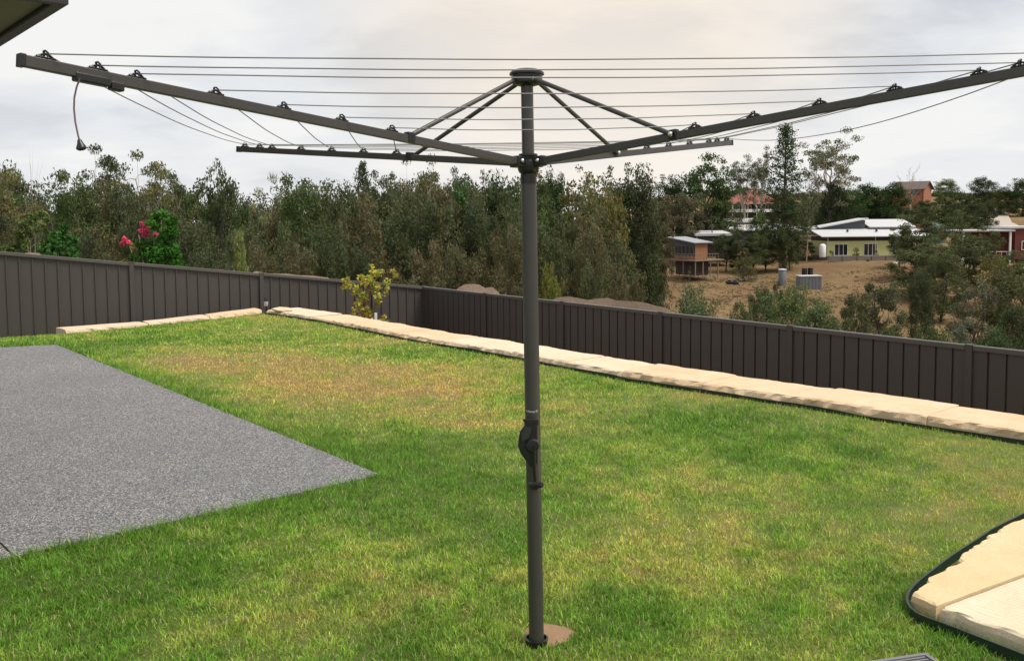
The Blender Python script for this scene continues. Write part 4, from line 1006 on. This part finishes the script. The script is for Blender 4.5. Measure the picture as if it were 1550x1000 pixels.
cen = [(tuple(lp(px+rg.normal()*3, py+rg.normal()*3)+Vector((0, -.25+rg.normal()*.08, 0))), .048) for px, py in ((220, 340), (224, 350), (219, 352), (230, 342), (229, 354), (247, 353), (195, 366), (202, 366), (222, 346), (234, 348)) for q in range(2)]
leafset(t, 'flower_head', rg, [c for c, r in cen], [r for c, r in cen], [70]*len(cen), .035, .8, (.76, .12, .22), 0, 1.1, .3)
cen = [(tuple(lp(px+rg.normal()*3, py+rg.normal()*4)+Vector((0, -.2, 0))), .10) for px, py in ((205, 388), (198, 395), (190, 398), (214, 398), (210, 378))]
leafset(t, 'yellowing_leaves', rg, [c for c, r in cen], [r for c, r in cen], [45]*len(cen), .07, .4, (.24, .22, .05))
# green shrub and small tree behind the fence further left
def smallbush(name, label, cat, cx, by, Y, zb, spots, col, ls, trunkpts=None, cnt=80):
    x0 = aty(cx, by, Y).x; t = thing(name, label, cat, (x0, Y, zb)); f = lambda px, py: Vector((aty(px, py, Y).x-x0, 0, aty(px, py, Y).z-zb)); mb = MB()
    for px, py, r in spots[::2]: mb.tube([(0, 0, -.2), tuple(f(cx+(px-cx)*.3, (py+by)/2)), tuple(f(px, py))], [.010, .007, .004], 5)
    obj('trunk', mb, M['bark_pale'], t, True); cen = []
    for px, py, r in spots:
        for q in range(3): c = f(px+rg.normal()*r*.35, py+rg.normal()*r*.35); c.y = rg.normal()*r*.01; cen.append((tuple(c), r*Y/F_PX*.8))
    leafset(t, 'crown', rg, [c for c, r in cen], [r for c, r in cen], [cnt]*len(cen), ls, .5, col, 0, .8, .3); return t
smallbush('bush', 'glossy green pointed shrub showing above the sloping fence left of the pink-flowered tree', 'bush', 92, 392, 18.5, -.6, [(97, 344, 6), (95, 354, 8), (92, 364, 11), (105, 366, 9), (80, 370, 10), (112, 376, 9), (72, 376, 8), (95, 380, 16), (108, 386, 13), (82, 386, 12), (66, 380, 7)], (.07, .17, .04), .09)
smallbush('slender_tree', 'young tree with thin pale trunk above the left end of the sloping fence', 'tree', 50, 392, 19.5, -.5, [(60, 325, 9), (48, 335, 10), (35, 342, 9), (70, 335, 8), (25, 362, 9), (40, 352, 8), (20, 375, 10), (10, 380, 8), (38, 375, 8), (56, 345, 8)], (.14, .19, .06), .08, cnt=45)
# yellow-leaved young tree between wall and fence
Y = 16.6; zb = -1.35; x0 = aty(552, 490, Y).x; f = lambda px, py, d=0: Vector((aty(px, py, Y).x-x0, d, aty(px, py, Y).z-zb))
t = thing('young_tree', 'young tree with yellow-green leaves and reddish stems between the wall and the fence', 'tree', (x0, Y, zb)); mb = MB()
for P_ in (((552, 500), (551, 470), (553, 440), (566, 410)), ((551, 488), (545, 460), (535, 440), (524, 426)), ((552, 480), (558, 450), (578, 430)), ((552, 470), (560, 440), (572, 415), (592, 412)), ((551, 500), (538, 470), (530, 450)), ((553, 490), (566, 470), (570, 440))):
    mb.tube([tuple(f(px, py, .05*i)) for i, (px, py) in enumerate(P_)], [.016, .012, .008, .005][:len(P_)], 6)
obj('stem', mb, painted('red_brown_bark', (.22, .075, .035), .7), t, True)
cen = [];
for px, py, r in ((568, 408, 6), (572, 416, 6), (562, 418, 7), (556, 424, 7), (565, 428, 6), (548, 422, 5), (550, 434, 8), (542, 444, 6), (530, 432, 7), (535, 440, 6), (526, 426, 5), (562, 440, 6), (578, 432, 6), (572, 446, 6), (584, 440, 4), (545, 460, 6), (538, 470, 5), (546, 476, 8), (555, 482, 7), (560, 468, 5), (594, 413, 4), (575, 458, 4), (520, 436, 3), (540, 482, 6), (552, 452, 6), (582, 482, 4)):
    for q in range(2): c = f(px+rg.normal()*r*.6, py+rg.normal()*r*.6, rg.normal()*.1); cen.append((tuple(c), r*.0125))
leafset(t, 'leaves', rg, [c for c, r in cen], [r for c, r in cen], [26]*len(cen), .062, .55, (.42, .40, .08), 0, 1.0, .35)
for px, w_, h0, h1, mt, nm, lb in ((569, .045, 489, 471, 'white', 'plant_stake', 'short white stake standing right of the yellow-leaved young tree'), (563.5, .035, 488, 479, 'white', 'plant_tag', 'small white tag leaning at the foot of the yellow-leaved young tree')):
    p = aty(px, h0, 16.2); zt = aty(px, h1, 16.2).z; o = obj(nm, MB().bbox((0, 0, (zt+1.35)/2), (w_, .03, zt+1.35), .004), M['white']); o.location = (p.x, 16.2, -1.38); tag(o, lb, 'stake')
# small plants at the fence foot
smallbush('seedling', 'sparse low seedling right of the yellow-leaved young tree', 'plant', 584, 500, 16.0, -1.35, [(583, 485, 5), (578, 488, 3)], (.22, .2, .07), .05, cnt=16)

# ------------------------------------------------------------------ dirt mounds behind the fences
def mound(label, P, width, seed, Mt_='earth', rough=.1):
    """ridge through points P=(x,y,topz)"""
    L = [];
    for a, b in zip(P, P[1:]):
        k = max(2, int((Vector(b)-Vector(a)).length/.22)); L += [Vector(a).lerp(Vector(b), i/k) for i in range(k)]
    L.append(Vector(P[-1])); vs = []; K = 15
    for i, p in enumerate(L):
        t = (L[min(i+1, len(L)-1)]-L[max(i-1, 0)]); t.z = 0; t.normalize(); n = Vector((-t.y, t.x, 0)); e = min(1, min(i, len(L)-1-i)/5)
        zb = terr(p.x, p.y)-.3; hh = (p.z-zb)*(.25+.75*math.sin(e*math.pi/2))
        for k in range(K):
            u = k/(K-1)*2-1; q = p+n*u*width; prof = (1-abs(u))**.85 if abs(u) > .05 else 1.0
            vs.append((q.x, q.y, zb+hh*prof+rough*fbm(q.x*1.8, q.y*1.8, seed, 5)*(1-abs(u)**4)*1.0))
    o = obj('dirt_mound', MB().add(vs, [(i*K+k, i*K+k+1, (i+1)*K+k+1, (i+1)*K+k) for i in range(len(L)-1) for k in range(K-1)]), M[Mt_], None, True); return tag(o, label, 'dirt mound')
def mp(px, py, Y): p = aty(px, py, Y); return (p.x, p.y, p.z)
mound('heap of dug brown earth showing above the fence left of the post', [mp(650, 448, 24.2), mp(672, 436, 23.9), mp(692, 429, 23.6), mp(715, 431, 23.3), mp(745, 435, 22.9), mp(775, 444, 22.4), mp(800, 455, 22.0)], 2.0, 3, rough=.12)
mound('long low ridge of pinkish earth along the top of the right fence', [mp(770, 455, 19.8), mp(800, 447, 19.5), mp(860, 449, 18.8), mp(920, 453, 18.2), mp(980, 460, 17.4), mp(1040, 469, 16.6), mp(1090, 482, 16.0)], 1.6, 8, rough=.06)
mound('low ridge of pale earth just showing along the top of the sloping fence', [mp(-60, 374, 17.2), mp(20, 380, 17.8), mp(75, 386, 18.4), mp(140, 390, 18.9), mp(210, 402, 19.4)], 1.4, 5, rough=.05)
mound('thin crumbly ridge of earth along the sloping fence behind the garden light', [mp(300, 404, 20.0), mp(370, 410, 20.4), mp(420, 413, 20.8), mp(480, 418, 21.1), mp(530, 425, 21.4), mp(575, 433, 21.6)], 1.2, 6, rough=.07)

# ------------------------------------------------------------------ houses and things on the far hill
def cladding(name, c, scale, var=.2, vertical=False):
    m = Mt(name); w = m.n('ShaderNodeTexWave', wave_type='BANDS', bands_direction='X' if vertical else 'Z'); w.inputs['Scale'].default_value = scale; w.inputs['Distortion'].default_value = .3
    m.l(m.coord(), w.inputs['Vector']); f = m.noise(1.2, 4, .6); m.col(m.mix(m.ramp(w.outputs['Color'], [(0, .45), (.35, 0.0)]), m.mix(f, tuple(x*(1-var) for x in c), tuple(x*(1+var) for x in c)), tuple(x*.55 for x in c))); m.rough(.75); m.bump(w.outputs['Color'], .03, .6); return m.m
M['yellow'] = painted('pale_yellow_render', (.58, .58, .26), .8, .08); M['brown'] = cladding('dark_brown_boards', (.045, .030, .026), 2.5); M['orange'] = cladding('orange_timber_boards', (.30, .14, .07), 2.2); M['greyw'] = cladding('grey_boards', (.085, .09, .10), 2.2)
M['red'] = cladding('dark_red_steel', (.15, .035, .028), 2, .15, True); M['roofw'] = cladding('pale_roof_steel', (.52, .52, .53), 1.3, .05, True); M['roofg'] = cladding('grey_roof_steel', (.30, .32, .34), 1.3, .08, True)
M['tile'] = cladding('red_roof_tiles', (.26, .075, .05), 1.6, .25); M['tileb'] = cladding('brown_roof_tiles', (.12, .085, .075), 1.6, .25)
m = Mt('red_brick'); b = m.n('ShaderNodeTexBrick'); b.inputs['Scale'].default_value = 2.2; b.inputs['Color1'].default_value = (.30, .11, .055, 1); b.inputs['Color2'].default_value = (.38, .15, .08, 1); b.inputs['Mortar'].default_value = (.3, .22, .17, 1); b.inputs['Mortar Size'].default_value = .01; m.l(m.coord(), b.inputs['Vector']); m.col(b.outputs[0]); m.rough(.9); M['brick'] = m.m
m = Mt('window_glass'); m.col((.02, .024, .028)); m.rough(.12, spec=.6); M['glass'] = m.m
M['timber'] = painted('weathered_timber', (.20, .15, .11), .85); M['tank'] = painted('grey_tank', (.14, .145, .16), .6); M['sleeper'] = cladding('grey_retaining_sleepers', (.19, .165, .15), 1.6); M['grn'] = painted('green_tank', (.07, .13, .10), .6)
class House:
    def __init__(s, label, cat, px, py, Y, rz=0, z=None, name='house'):
        p = aty(px, py, Y); s.k = Y/F_PX; s.o = thing(name, label, cat, (p.x, Y, p.z), rz); s.p = p
    def box(s, name, c, d, mat, parent=None, rot=None):
        return obj(name, MB().bbox(c, d, min(.02, min(d)*.2), rot), M[mat], parent or s.o)
    def prism(s, name, pts, y0, y1, mat):      # outline in x,z swept along y
        n = len(pts); return obj(name, MB().add([(x, y0, z) for x, z in pts]+[(x, y1, z) for x, z in pts], [tuple(range(n)), tuple(n+i for i in range(n))[::-1]]+[(i, (i+1) % n, n+(i+1) % n, n+i) for i in range(n)]), M[mat], s.o)
    def prismx(s, name, pts, x0, x1, mat):      # outline in y,z swept along x
        n = len(pts); return obj(name, MB().add([(x0, y, z) for y, z in pts]+[(x1, y, z) for y, z in pts], [tuple(range(n)), tuple(n+i for i in range(n))[::-1]]+[(i, (i+1) % n, n+(i+1) % n, n+i) for i in range(n)]), M[mat], s.o)
    def window(s, x, z, w, h, n=2, y=-.02, mull='white', side=None, sill=True):
        """frame with recessed pane, face towards -y (or -+x when side)"""
        M_ = Matrix.Identity(3) if side is None else Matrix.Rotation(side, 3, 'Z'); mb = MB(); T_ = .09
        Q = lambda a, b, c: M_ @ Vector((a, b, c))
        base = Vector((x, y, z)) if side is None else Vector(x)+Vector((0, 0, z))
        for sx in (-1, 1): mb.box(base+Q(sx*w/2, -.03, 0), (T_, .12, h+T_), M_)
        for sz in (-1, 1): mb.box(base+Q(0, -.031, sz*h/2), (w-T_, .118, T_), M_)
        for i in range(1, n): mb.box(base+Q(-w/2+w*i/n, -.03, 0), (.07, .1, h-T_), M_)
        fr = obj('window', mb, M[mull], s.o); obj('pane', MB().box(base+Q(0, .01, 0), (w-.02, .03, h-.02), M_), M['glass'], fr); return fr
u = 160/F_PX
# yellow house: origin at its front lower left corner
h = House('pale yellow single storey house with white roof on the far hillside', 'house', 1252, 388, 160, R(2))
Wd = 150*u; Hh = 18*u+1.0
h.box('wall', (Wd/2, 4, 1.35), (Wd, 8, 2.7), 'yellow'); h.box('upper_wall', (Wd/2, 4.0, 2.7+.36), (Wd+.02, 8.03, .72), 'brown')
h.box('foundation', (Wd/2, 4, -.8), (Wd-.1, 7.9, 1.6), 'sleeper')
h.prismx('roof', [(-1.0, 3.42), (-1.0, 3.56), (5, 4.75), (9.2, 4.9), (9.2, 4.75), (5, 4.6)], -1.4, Wd+1, 'roofw')
h.prism('gable', [(-.2, 4.5), (9.0, 4.5), (9.0, 6.35), (-.2, 4.75)], 5.2, 9, 'greyw')
h.prism('skillion_roof', [(-1.3, 4.68), (9.4, 6.55), (9.4, 6.75), (-1.3, 4.88)], 4.6, 9.6, 'roofw')
h.prismx('roof', [(4.4, 5.0), (4.4, 5.15), (9.6, 6.5), (9.6, 6.35)], 9.5, Wd+.5, 'roofw')
for k in range(4): h.box('solar_panel', (12.5+k*1.1, 6.4, 5.62), (1.0, 1.7, .05), 'greyw', None, Matrix.Rotation(R(14.5), 3, 'X'))
h.window((1273-1252)*u, 1.15, 20*u, 17*u, 3); h.window((1318-1252)*u, 1.15, 20*u, 18*u, 3); h.window((1356-1252)*u, 1.3, 15*u, 12*u, 2)
for x in (8.6, 0.02): h.box('downpipe', (x+.05, -.06, 1.7), (.09, .09, 3.4), 'white')
for i in range(3):
    o = h.box('vent', (4.5+i*5.3, 2.2, 4.5), (.3, .3, .45), 'brown')
wt = House('white upright water tank at the left corner of the yellow house', 'water tank', 1245, 389, 158, 0, name='water_tank')
obj('tank_body', MB().lathe((0, 0, 0), [(.55, 0), (.57, .1), (.55, 2.0), (.4, 2.2), (.15, 2.35)], 20), M['white'], wt.o, True); obj('tank_lid', MB().lathe((0, 0, 2.35), [(.18, 0), (.18, .08)], 12), M['greyw'], wt.o)
gw_ = House('grey timber retaining wall below the yellow house', 'retaining wall', 1254, 402, 155, R(-2), name='retaining_wall')
for r_ in range(4):
    for q in range(5): gw_.box('sleeper', (1.2+q*2.45, (r_ % 2)*.01, .22+r_*.42), (2.40, .22, .39), 'sleeper')
for q in range(6): gw_.box('post', (q*2.45, -.16, .8), (.14, .12, 1.8), 'timber')
lw = MB(); 
pts = [(1262, 407, 153), (1350, 405, 153), (1352, 412, 148), (1262, 412, 148)]
V = [aty(a, b, y) for a, b, y in pts]; k = 12; vs = []
for i in range(k+1):
    for j in range(5):
        a = V[0].lerp(V[1], i/k); b = V[3].lerp(V[2], i/k); q = a.lerp(b, j/4); vs.append((q.x, q.y, q.z+.05*fbm(q.x*.7, q.y*.7, 1)))
lw.add(vs, [(i*5+j, i*5+j+1, (i+1)*5+j+1, (i+1)*5+j) for i in range(k) for j in range(4)]); bd = MB(); 
tag(obj('dry_lawn', lw, M['drylawn'], smooth=True), kind='structure')
rw2 = House('long low stone edge below the dry yellow lawn', 'retaining wall', 1268, 416, 147.6, R(-1), name='retaining_wall')
for q in range(9): rw2.box('stone', (.5+q*1.12, 0, .2+.03*math.sin(q*2)), (1.07, .5, .75+.05*math.sin(q*3)), 'sleeper')
# pot plants, boat
T('shrub', 1296, 374, 158, 12, DG, 'dark shrub between the two big windows of the yellow house', cat='bush', base=-6.2)
T('shrub', 1326, 378, 158, 9, GG, 'small plant right of the second window of the yellow house', cat='bush', base=-6.2)
T('shrub', 1258, 378, 157, 9, GG, 'small plant at the left corner of the yellow house', cat='bush', base=-6.2)
T('shrub', 1314, 392, 153.5, 7, DG, 'dark narrow plant in front of the grey retaining wall', cat='bush', base=-7.2)
bt = House('small white upturned dinghy at the right end of the dry lawn', 'dinghy', 1361, 405, 150, R(8), name='dinghy')
mb = MB(); vs = []; fs = []
for i in range(9):
    t_ = i/8; w_ = .75*math.sin(math.pi*min(.93, t_*.8+.16)); 
    for k_ in range(7): a = math.pi*k_/6; vs.append((-1.5+3*t_, w_*math.cos(a), .15+.75*math.sin(a)*(w_/.75)**.6))
fs = [(i*7+k_, i*7+k_+1, (i+1)*7+k_+1, (i+1)*7+k_) for i in range(8) for k_ in range(6)]+[tuple(range(7)), tuple(56+k_ for k_ in range(7))]
obj('hull', mb.add(vs, fs), M['white'], bt.o, True); obj('keel', MB().box((0, 0, .92), (2.4, .06, .08)), M['white'], bt.o)
# round dark green tank behind the roof
gt2 = House('round green water tank behind the white roofs', 'water tank', 1415, 352, 172, 0, name='water_tank'); obj('tank_body', MB().lathe((0, 0, -2), [(1.9, 0), (1.9, 3.2), (1.5, 3.7), (.3, 4.0)], 22), M['grn'], gt2.o, True); obj('tank_lid', MB().lathe((0, 0, 2.0), [(.3, 0), (.3, .1)], 10), M['greyw'], gt2.o)
# red shed with veranda at right
h = House('dark red steel house with white veranda roof and posts at the right edge', 'house', 1480, 392, 150, R(-3)); u = 150/F_PX
h.box('wall', (4.6, 6, 2.2), (9.2, 7, 4.6), 'red'); h.prism('roof', [(-3.4, 4.6), (5.2, 4.6), (5.2, 4.85), (-3.4, 4.85)], -1.6, 7, 'roofw'); h.box('wall', (9.7, 5.0, 2.4), (7, 9, 5.0), 'red'); h.prism('roof', [(5.25, 5.0), (14, 5.2), (14, 5.4), (5.25, 5.35)], .2, 10, 'roofw')
for x in (-3.0, 4.6): h.box('post', (x, -1.2, 1.2), (.3, .3, 6.7), 'white')
h.box('veranda_deck', (1.0, .4, .2), (8.2, 3.4, .22), 'timber'); h.box('veranda_rail', (.9, -1.0, 1.25), (7.4, .08, .1), 'white'); h.window(1.8, 2.0, 2.2, 1.8, 2, y=2.46); h.window(8.0, 2.2, 1.4, 1.4, 2, y=.46)
for q in range(9): h.box('baluster', (-2.6+q*.85, -1.0, .75), (.05, .05, .9), 'white')
# timber cabin on stilts
h = House('small timber cabin with orange wall and grey skillion roof, raised on stilts', 'cabin', 1052, 393, 138, R(33), name='cabin'); u = 138/F_PX
# local: right face runs +x (orange), left face runs +y; corner nearest camera at the origin
LW = 4.6; RW = 2.6; hh = 2.5
h.box('wall', (RW/2, LW/2, hh/2), (RW, LW, hh), 'greyw'); h.box('timber_wall', (RW/2, -.02, hh/2), (RW+.02, .06, hh-.02), 'orange'); h.box('timber_wall', (-.02, LW/2, .28), (.06, LW, .56), 'orange')
h.prismx('roof', [(-.5, hh+.02), (-.5, hh+.16), (LW+.9, hh+.95), (LW+.9, hh+.81)], -.7, RW+.7, 'roofg')
h.prismx('gable_wall', [(0, hh-.02), (LW, hh-.02), (LW, hh+.72), (0, hh+.07)], .01, RW-.01, 'greyw')
for q in range(5): h.window((-.03, .55+q*.84, 0), 1.45, .66, 1.25, 1, mull='greyw', side=R(-90))
h.box('dark_underside', (RW/2+.3, LW/2, -1.35), (RW, LW, 2.2), 'brown'); h.box('deck', (RW/2+.6, LW/2-.2, -.12), (RW+3.6, LW+2.0, .2), 'timber')  # brown box added to darken the space under the cabin; deck above
for a in range(4):
    for b in range(3): h.box('stilt', (-.9+a*1.6, -1.0+b*2.6, -1.45), (.14, .14, 2.5), 'timber')
for q in range(9): h.box('baluster', (-1.1, -1.1+q*.75, .4), (.06, .06, .9), 'timber'); h.box('baluster', (-1.1+q*.62, -1.1, .4), (.06, .06, .9), 'timber')
h.box('handrail', (-1.1, 1.9, .88), (.09, 6.2, .07), 'timber'); h.box('handrail', (1.4, -1.1, .881), (5.0, .09, .07), 'timber')
# grey house behind the cabin and the long low pale roofs
h = House('low dark grey house with flat white roof and thin flue behind the stilt cabin', 'house', 1055, 386, 158, R(2)); u = 158/F_PX
h.box('wall', (3.3, 3, 2.6), (6.6, 6, 1.5), 'greyw'); h.box('wall', (4.2, 3.01, .8), (4.6, 5.9, 2.1), 'brown'); h.prismx('roof', [(-.7, 3.34), (-.7, 3.75), (6.5, 4.2), (6.5, 3.8)], -.5, 6.2, 'roofw'); h.window(4.4, 1.7, .9, 1.0, 1); h.box('flue', (2.9, 1, 4.5), (.18, .18, 1.3), 'greyw'); h.box('flue_cap', (2.9, 1, 5.2), (.3, .3, .1), 'greyw'); h.box('downpipe', (-.05, -.1, 2.5), (.1, .1, 2), 'white')
h = House('long low house with pale roofs, half hidden by trees left of the yellow house', 'house', 1088, 372, 178, R(1)); u = 178/F_PX
h.box('wall', (7.6, 3, 1.5), (15.2, 6, 3), 'greyw'); h.prismx('roof', [(-.6, 2.9), (-.6, 3.1), (6.6, 4.2), (6.6, 4.0)], -.6, 16, 'roofw'); h.box('wall', (5.5, 9.2, 2.3), (11, 5, 4.8), 'sleeper'); h.prismx('roof', [(6.0, 4.5), (6.0, 4.7), (12.5, 5.4), (12.5, 5.2)], -1, 12.5, 'roofw'); h.window(3.5, 1.6, 1.6, 1.2, 2); h.window(11.5, 1.6, 1.6, 1.2, 2)
# red tiled roof house higher up
h = House('two storey house with red tiled hip roof and dark balconies on the hill', 'house', 1106, 352, 230, R(3)); u = 230/F_PX
h.box('wall', (6.2, 5, 3.6), (12.4, 9, 7.2), 'brown'); h.box('balcony', (5.6, -.6, 5.5), (12.4, 2.2, .75), 'white'); h.box('balcony', (4.0, -.6, 3.0), (8.6, 2.2, .55), 'white')
a, b, zt_, zr = -1, 13.4, 7.2, 10.8
obj('roof', MB().add([(a, -1.6, zt_), (b, -1.6, zt_), (b, 10.6, zt_), (a, 10.6, zt_), (4.6, 4.5, zr), (8.0, 4.5, zr)], [(0, 1, 5, 4), (1, 2, 5), (2, 3, 4, 5), (3, 0, 4), (3, 2, 1, 0)]), M['tile'], h.o)
for x in (1.5, 4.6, 7.7, 10.6): h.window(x, 6.4, 1.6, 1.0, 2, y=.46)
for x in (0, 6.2, 12.2): h.box('post', (x, -1.5, 3.6), (.18, .18, 7.2), 'white')
# brick house
h = House('orange-red brick house with brown gabled roof on the hilltop at right', 'house', 1381, 314, 270, R(-42)); u = 270/F_PX
h.box('wall', (0, 0, 2.6), (8.5, 7.2, 6.2), 'brick')
obj('gable', MB().add([(4.26, -3.6, 5.6), (4.26, 3.6, 5.6), (4.26, 0, 7.5), (-4.26, -3.6, 5.6), (-4.26, 3.6, 5.6), (-4.26, 0, 7.5)], [(0, 1, 2), (5, 4, 3), (0, 2, 5, 3), (1, 4, 5, 2), (0, 3, 4, 1)]), M['brick'], h.o)
for sy in (-1, 1): obj('roof', MB().add([(-4.9, sy*4.3, 5.35), (4.9, sy*4.3, 5.35), (4.9, 0, 7.75), (-4.9, 0, 7.75), (-4.9, sy*4.3, 5.2), (4.9, sy*4.3, 5.2), (4.9, 0, 7.6), (-4.9, 0, 7.6)], [(0, 1, 2, 3), (7, 6, 5, 4), (0, 4, 5, 1), (1, 5, 6, 2), (0, 3, 7, 4)]), M['tileb'], h.o)
h.window(1.9, 4.3, 2.2, 1.3, 2, y=-3.62, mull='brown'); h.window(-1.8, 4.3, 1.7, 1.3, 2, y=-3.62, mull='brown'); h.box('downpipe', (4.1, -3.68, 2.6), (.12, .12, 5.6), 'brown')
h.box('gutter', (0, -4.35, 5.3), (9.8, .15, .15), 'timber')
# parked white cars behind the yellow house
def car(label, px, py, Y, rz, mat):
    c = thing('parked_car', label, 'car', aty(px, py, Y), rz, None); n = []
    out_ = [(-2.15, .35), (-2.2, .75), (-1.5, .95), (-.95, 1.38), (.75, 1.42), (1.55, 1.0), (2.15, .9), (2.2, .4)]
    mb = MB(); L_ = len(out_); vs = [(x, -.84 if z < 1 else -.68, z) for x, z in out_]+[(x, .84 if z < 1 else .68, z) for x, z in out_]
    mb.add(vs, [tuple(range(L_)), tuple(L_+i for i in range(L_))[::-1]]+[(i, (i+1) % L_, L_+(i+1) % L_, L_+i) for i in range(L_)]); b = obj('body', mb, mat, c); bv = b.modifiers.new('b', 'BEVEL'); bv.width = .06; bv.segments = 2
    for sy in (-1, 1): obj('side_window', MB().add([(-1.2, sy*.80, 1.0), (1.2, sy*.80, 1.02), (.65, sy*.71, 1.34), (-.8, sy*.71, 1.32), (-1.2, sy*.74, 1.0), (1.2, sy*.74, 1.02), (.65, sy*.66, 1.34), (-.8, sy*.66, 1.32)], [(0, 1, 2, 3), (7, 6, 5, 4), (0, 4, 5, 1), (1, 5, 6, 2), (2, 6, 7, 3), (3, 7, 4, 0)]), M['glass'], c)
    for sx in (-1.35, 1.35):
        for sy in (-.8, .8):
            w = obj('wheel', MB().lathe((sx, sy, .33), [(.33, -.1), (.33, .1)], 16, Matrix.Rotation(R(90), 3, 'X')), M['black'], c); obj('rim', MB().lathe((sx, sy*1.13, .33), [(.19, -.02), (.19, .02)], 10, Matrix.Rotation(R(90), 3, 'X')), M['steel'], w)
M['carw'] = painted('white_car_paint', (.66, .67, .69), .25, .03)
car('left one of the two white cars parked left of the yellow house roof', 1209, 353, 196, R(4), M['carw']); car('right one of the two white cars, nearer the yellow house roof', 1232, 354, 194, R(12), M['carw'])
# tanks and bits on the slope
h = House('wide grey box-shaped water tank with pale top on the dry slope', 'water tank', 1224, 437, 118, R(3), name='water_tank'); u = 118/F_PX
h.box('tank_body', (0, 0, .8), (33*u, 1.6, 1.75), 'tank'); h.box('tank_lid', (0, 0, 1.72), (34.5*u, 1.75, .12), 'roofw')
for q in range(6): h.box('rib', (-13*u+q*5.2*u, -.82, .8), (.07, .05, 1.5), 'tank')
h = House('slim grey upright tank left of the wide one on the dry slope', 'water tank', 1184, 432, 120, 0, name='water_tank')
obj('tank_body', MB().lathe((0, 0, 0), [(.52, 0), (.52, 2.0), (.48, 2.06)], 18), M['tank'], h.o, True); obj('tank_lid', MB().lathe((0, 0, 2.06), [(.56, 0), (.56, .1), (.2, .2)], 18), M['roofw'], h.o, True)
for q, (px, py, lb) in enumerate(((1104, 429, 'left one of two black tyres lying on the dry slope'), (1112, 429.5, 'right one of two black tyres lying on the dry slope'))):
    o = obj('tyre', MB().lathe((0, 0, 0), [(.30, .02), (.46, .0), (.52, .12), (.52, .28), (.46, .38), (.30, .36), (.28, .2)], 20), M['black'], None, True); p = aty(px, py, 118); o.location = p+Vector((0, 0, .0)); o.rotation_euler = (R(12), R(5*q), 0); tag(o, lb, 'tyre', 'tyres on the slope')
for q, (px, py, lb) in enumerate(((1217.5, 414.5, 'left black drum behind the wide grey tank'), (1226.5, 414, 'right black drum behind the wide grey tank'))):
    d_ = thing('drum', lb, 'drum', aty(px, py, 128), 0, 'black drums'); obj('drum_body', MB().lathe((0, 0, -.2), [(.36, 0), (.38, .3), (.36, .32), (.38, .62), (.36, .64), (.36, 1.0)], 14), M['black'], d_, True); obj('drum_lid', MB().lathe((0, 0, .8), [(.33, 0), (.33, .03)], 12), M['greyw'], d_)
# snapped timber frame of dead brush near the tyres
tb = thing('brush_pile', 'heap of cut grey sticks on the dry slope right of the tyres', 'brush pile', aty(1130, 424, 121)); rr = random.Random(2)
for q in range(26):
    a = rr.uniform(0, 3.14); l = rr.uniform(.6, 1.8); c = Vector((rr.uniform(-2.2, 2.2), rr.uniform(-.7, .7), rr.uniform(.05, .5))); dv = Vector((math.cos(a), math.sin(a)*.5, rr.uniform(-.15, .25)))*l
    obj('stick', MB().tube([c-dv/2, c+dv/2], [.05, .025], 5), M['timber'], tb)
# dry slope litter: tussocks
rg = np.random.RandomState(9); n = 9000; X = rg.uniform(8, 75, n); Yy = rg.uniform(34, 145, n); k = (X > .13*Yy) & (X < .62*Yy); X, Yy = X[k], Yy[k]; n = len(X)
keep = vnoise(X, Yy, .12, 4)+.35*rg.rand(n) > .62; X, Yy = X[keep], Yy[keep]; n = len(X); Zz = np.array([terr(a, b) for a, b in zip(X, Yy)])
q = 7; P = np.repeat(np.c_[X, Yy, Zz], q, 0); m_ = len(P); a = rg.uniform(0, 6.28, m_); P[:, 0] += rg.normal(0, .18, m_); P[:, 1] += rg.normal(0, .18, m_); hgt = rg.uniform(.08, .26, m_); b = rg.uniform(0, 6.28, m_)
V = np.stack([P+np.c_[np.cos(b), np.sin(b), 0*b]*.06, P-np.c_[np.cos(b), np.sin(b), 0*b]*.06, P+np.c_[np.cos(a)*.14, np.sin(a)*.14, hgt]], 1).reshape(-1, 3)
pal = np.array([(.22, .16, .08), (.17, .13, .06), (.13, .12, .05), (.18, .12, .07)]); cc = np.repeat(pal[rg.randint(0, 4, n)], q*3, 0)*rg.uniform(.7, 1.2, m_*3)[:, None]
tag(obj('dry_tussocks', raw_mesh('dry_tussocks', V, np.arange(m_*3).reshape(-1, 3), cc, M['blade'])), 'tufts of dry grass scattered over the brown hillside', 'dry grass', kind='stuff')
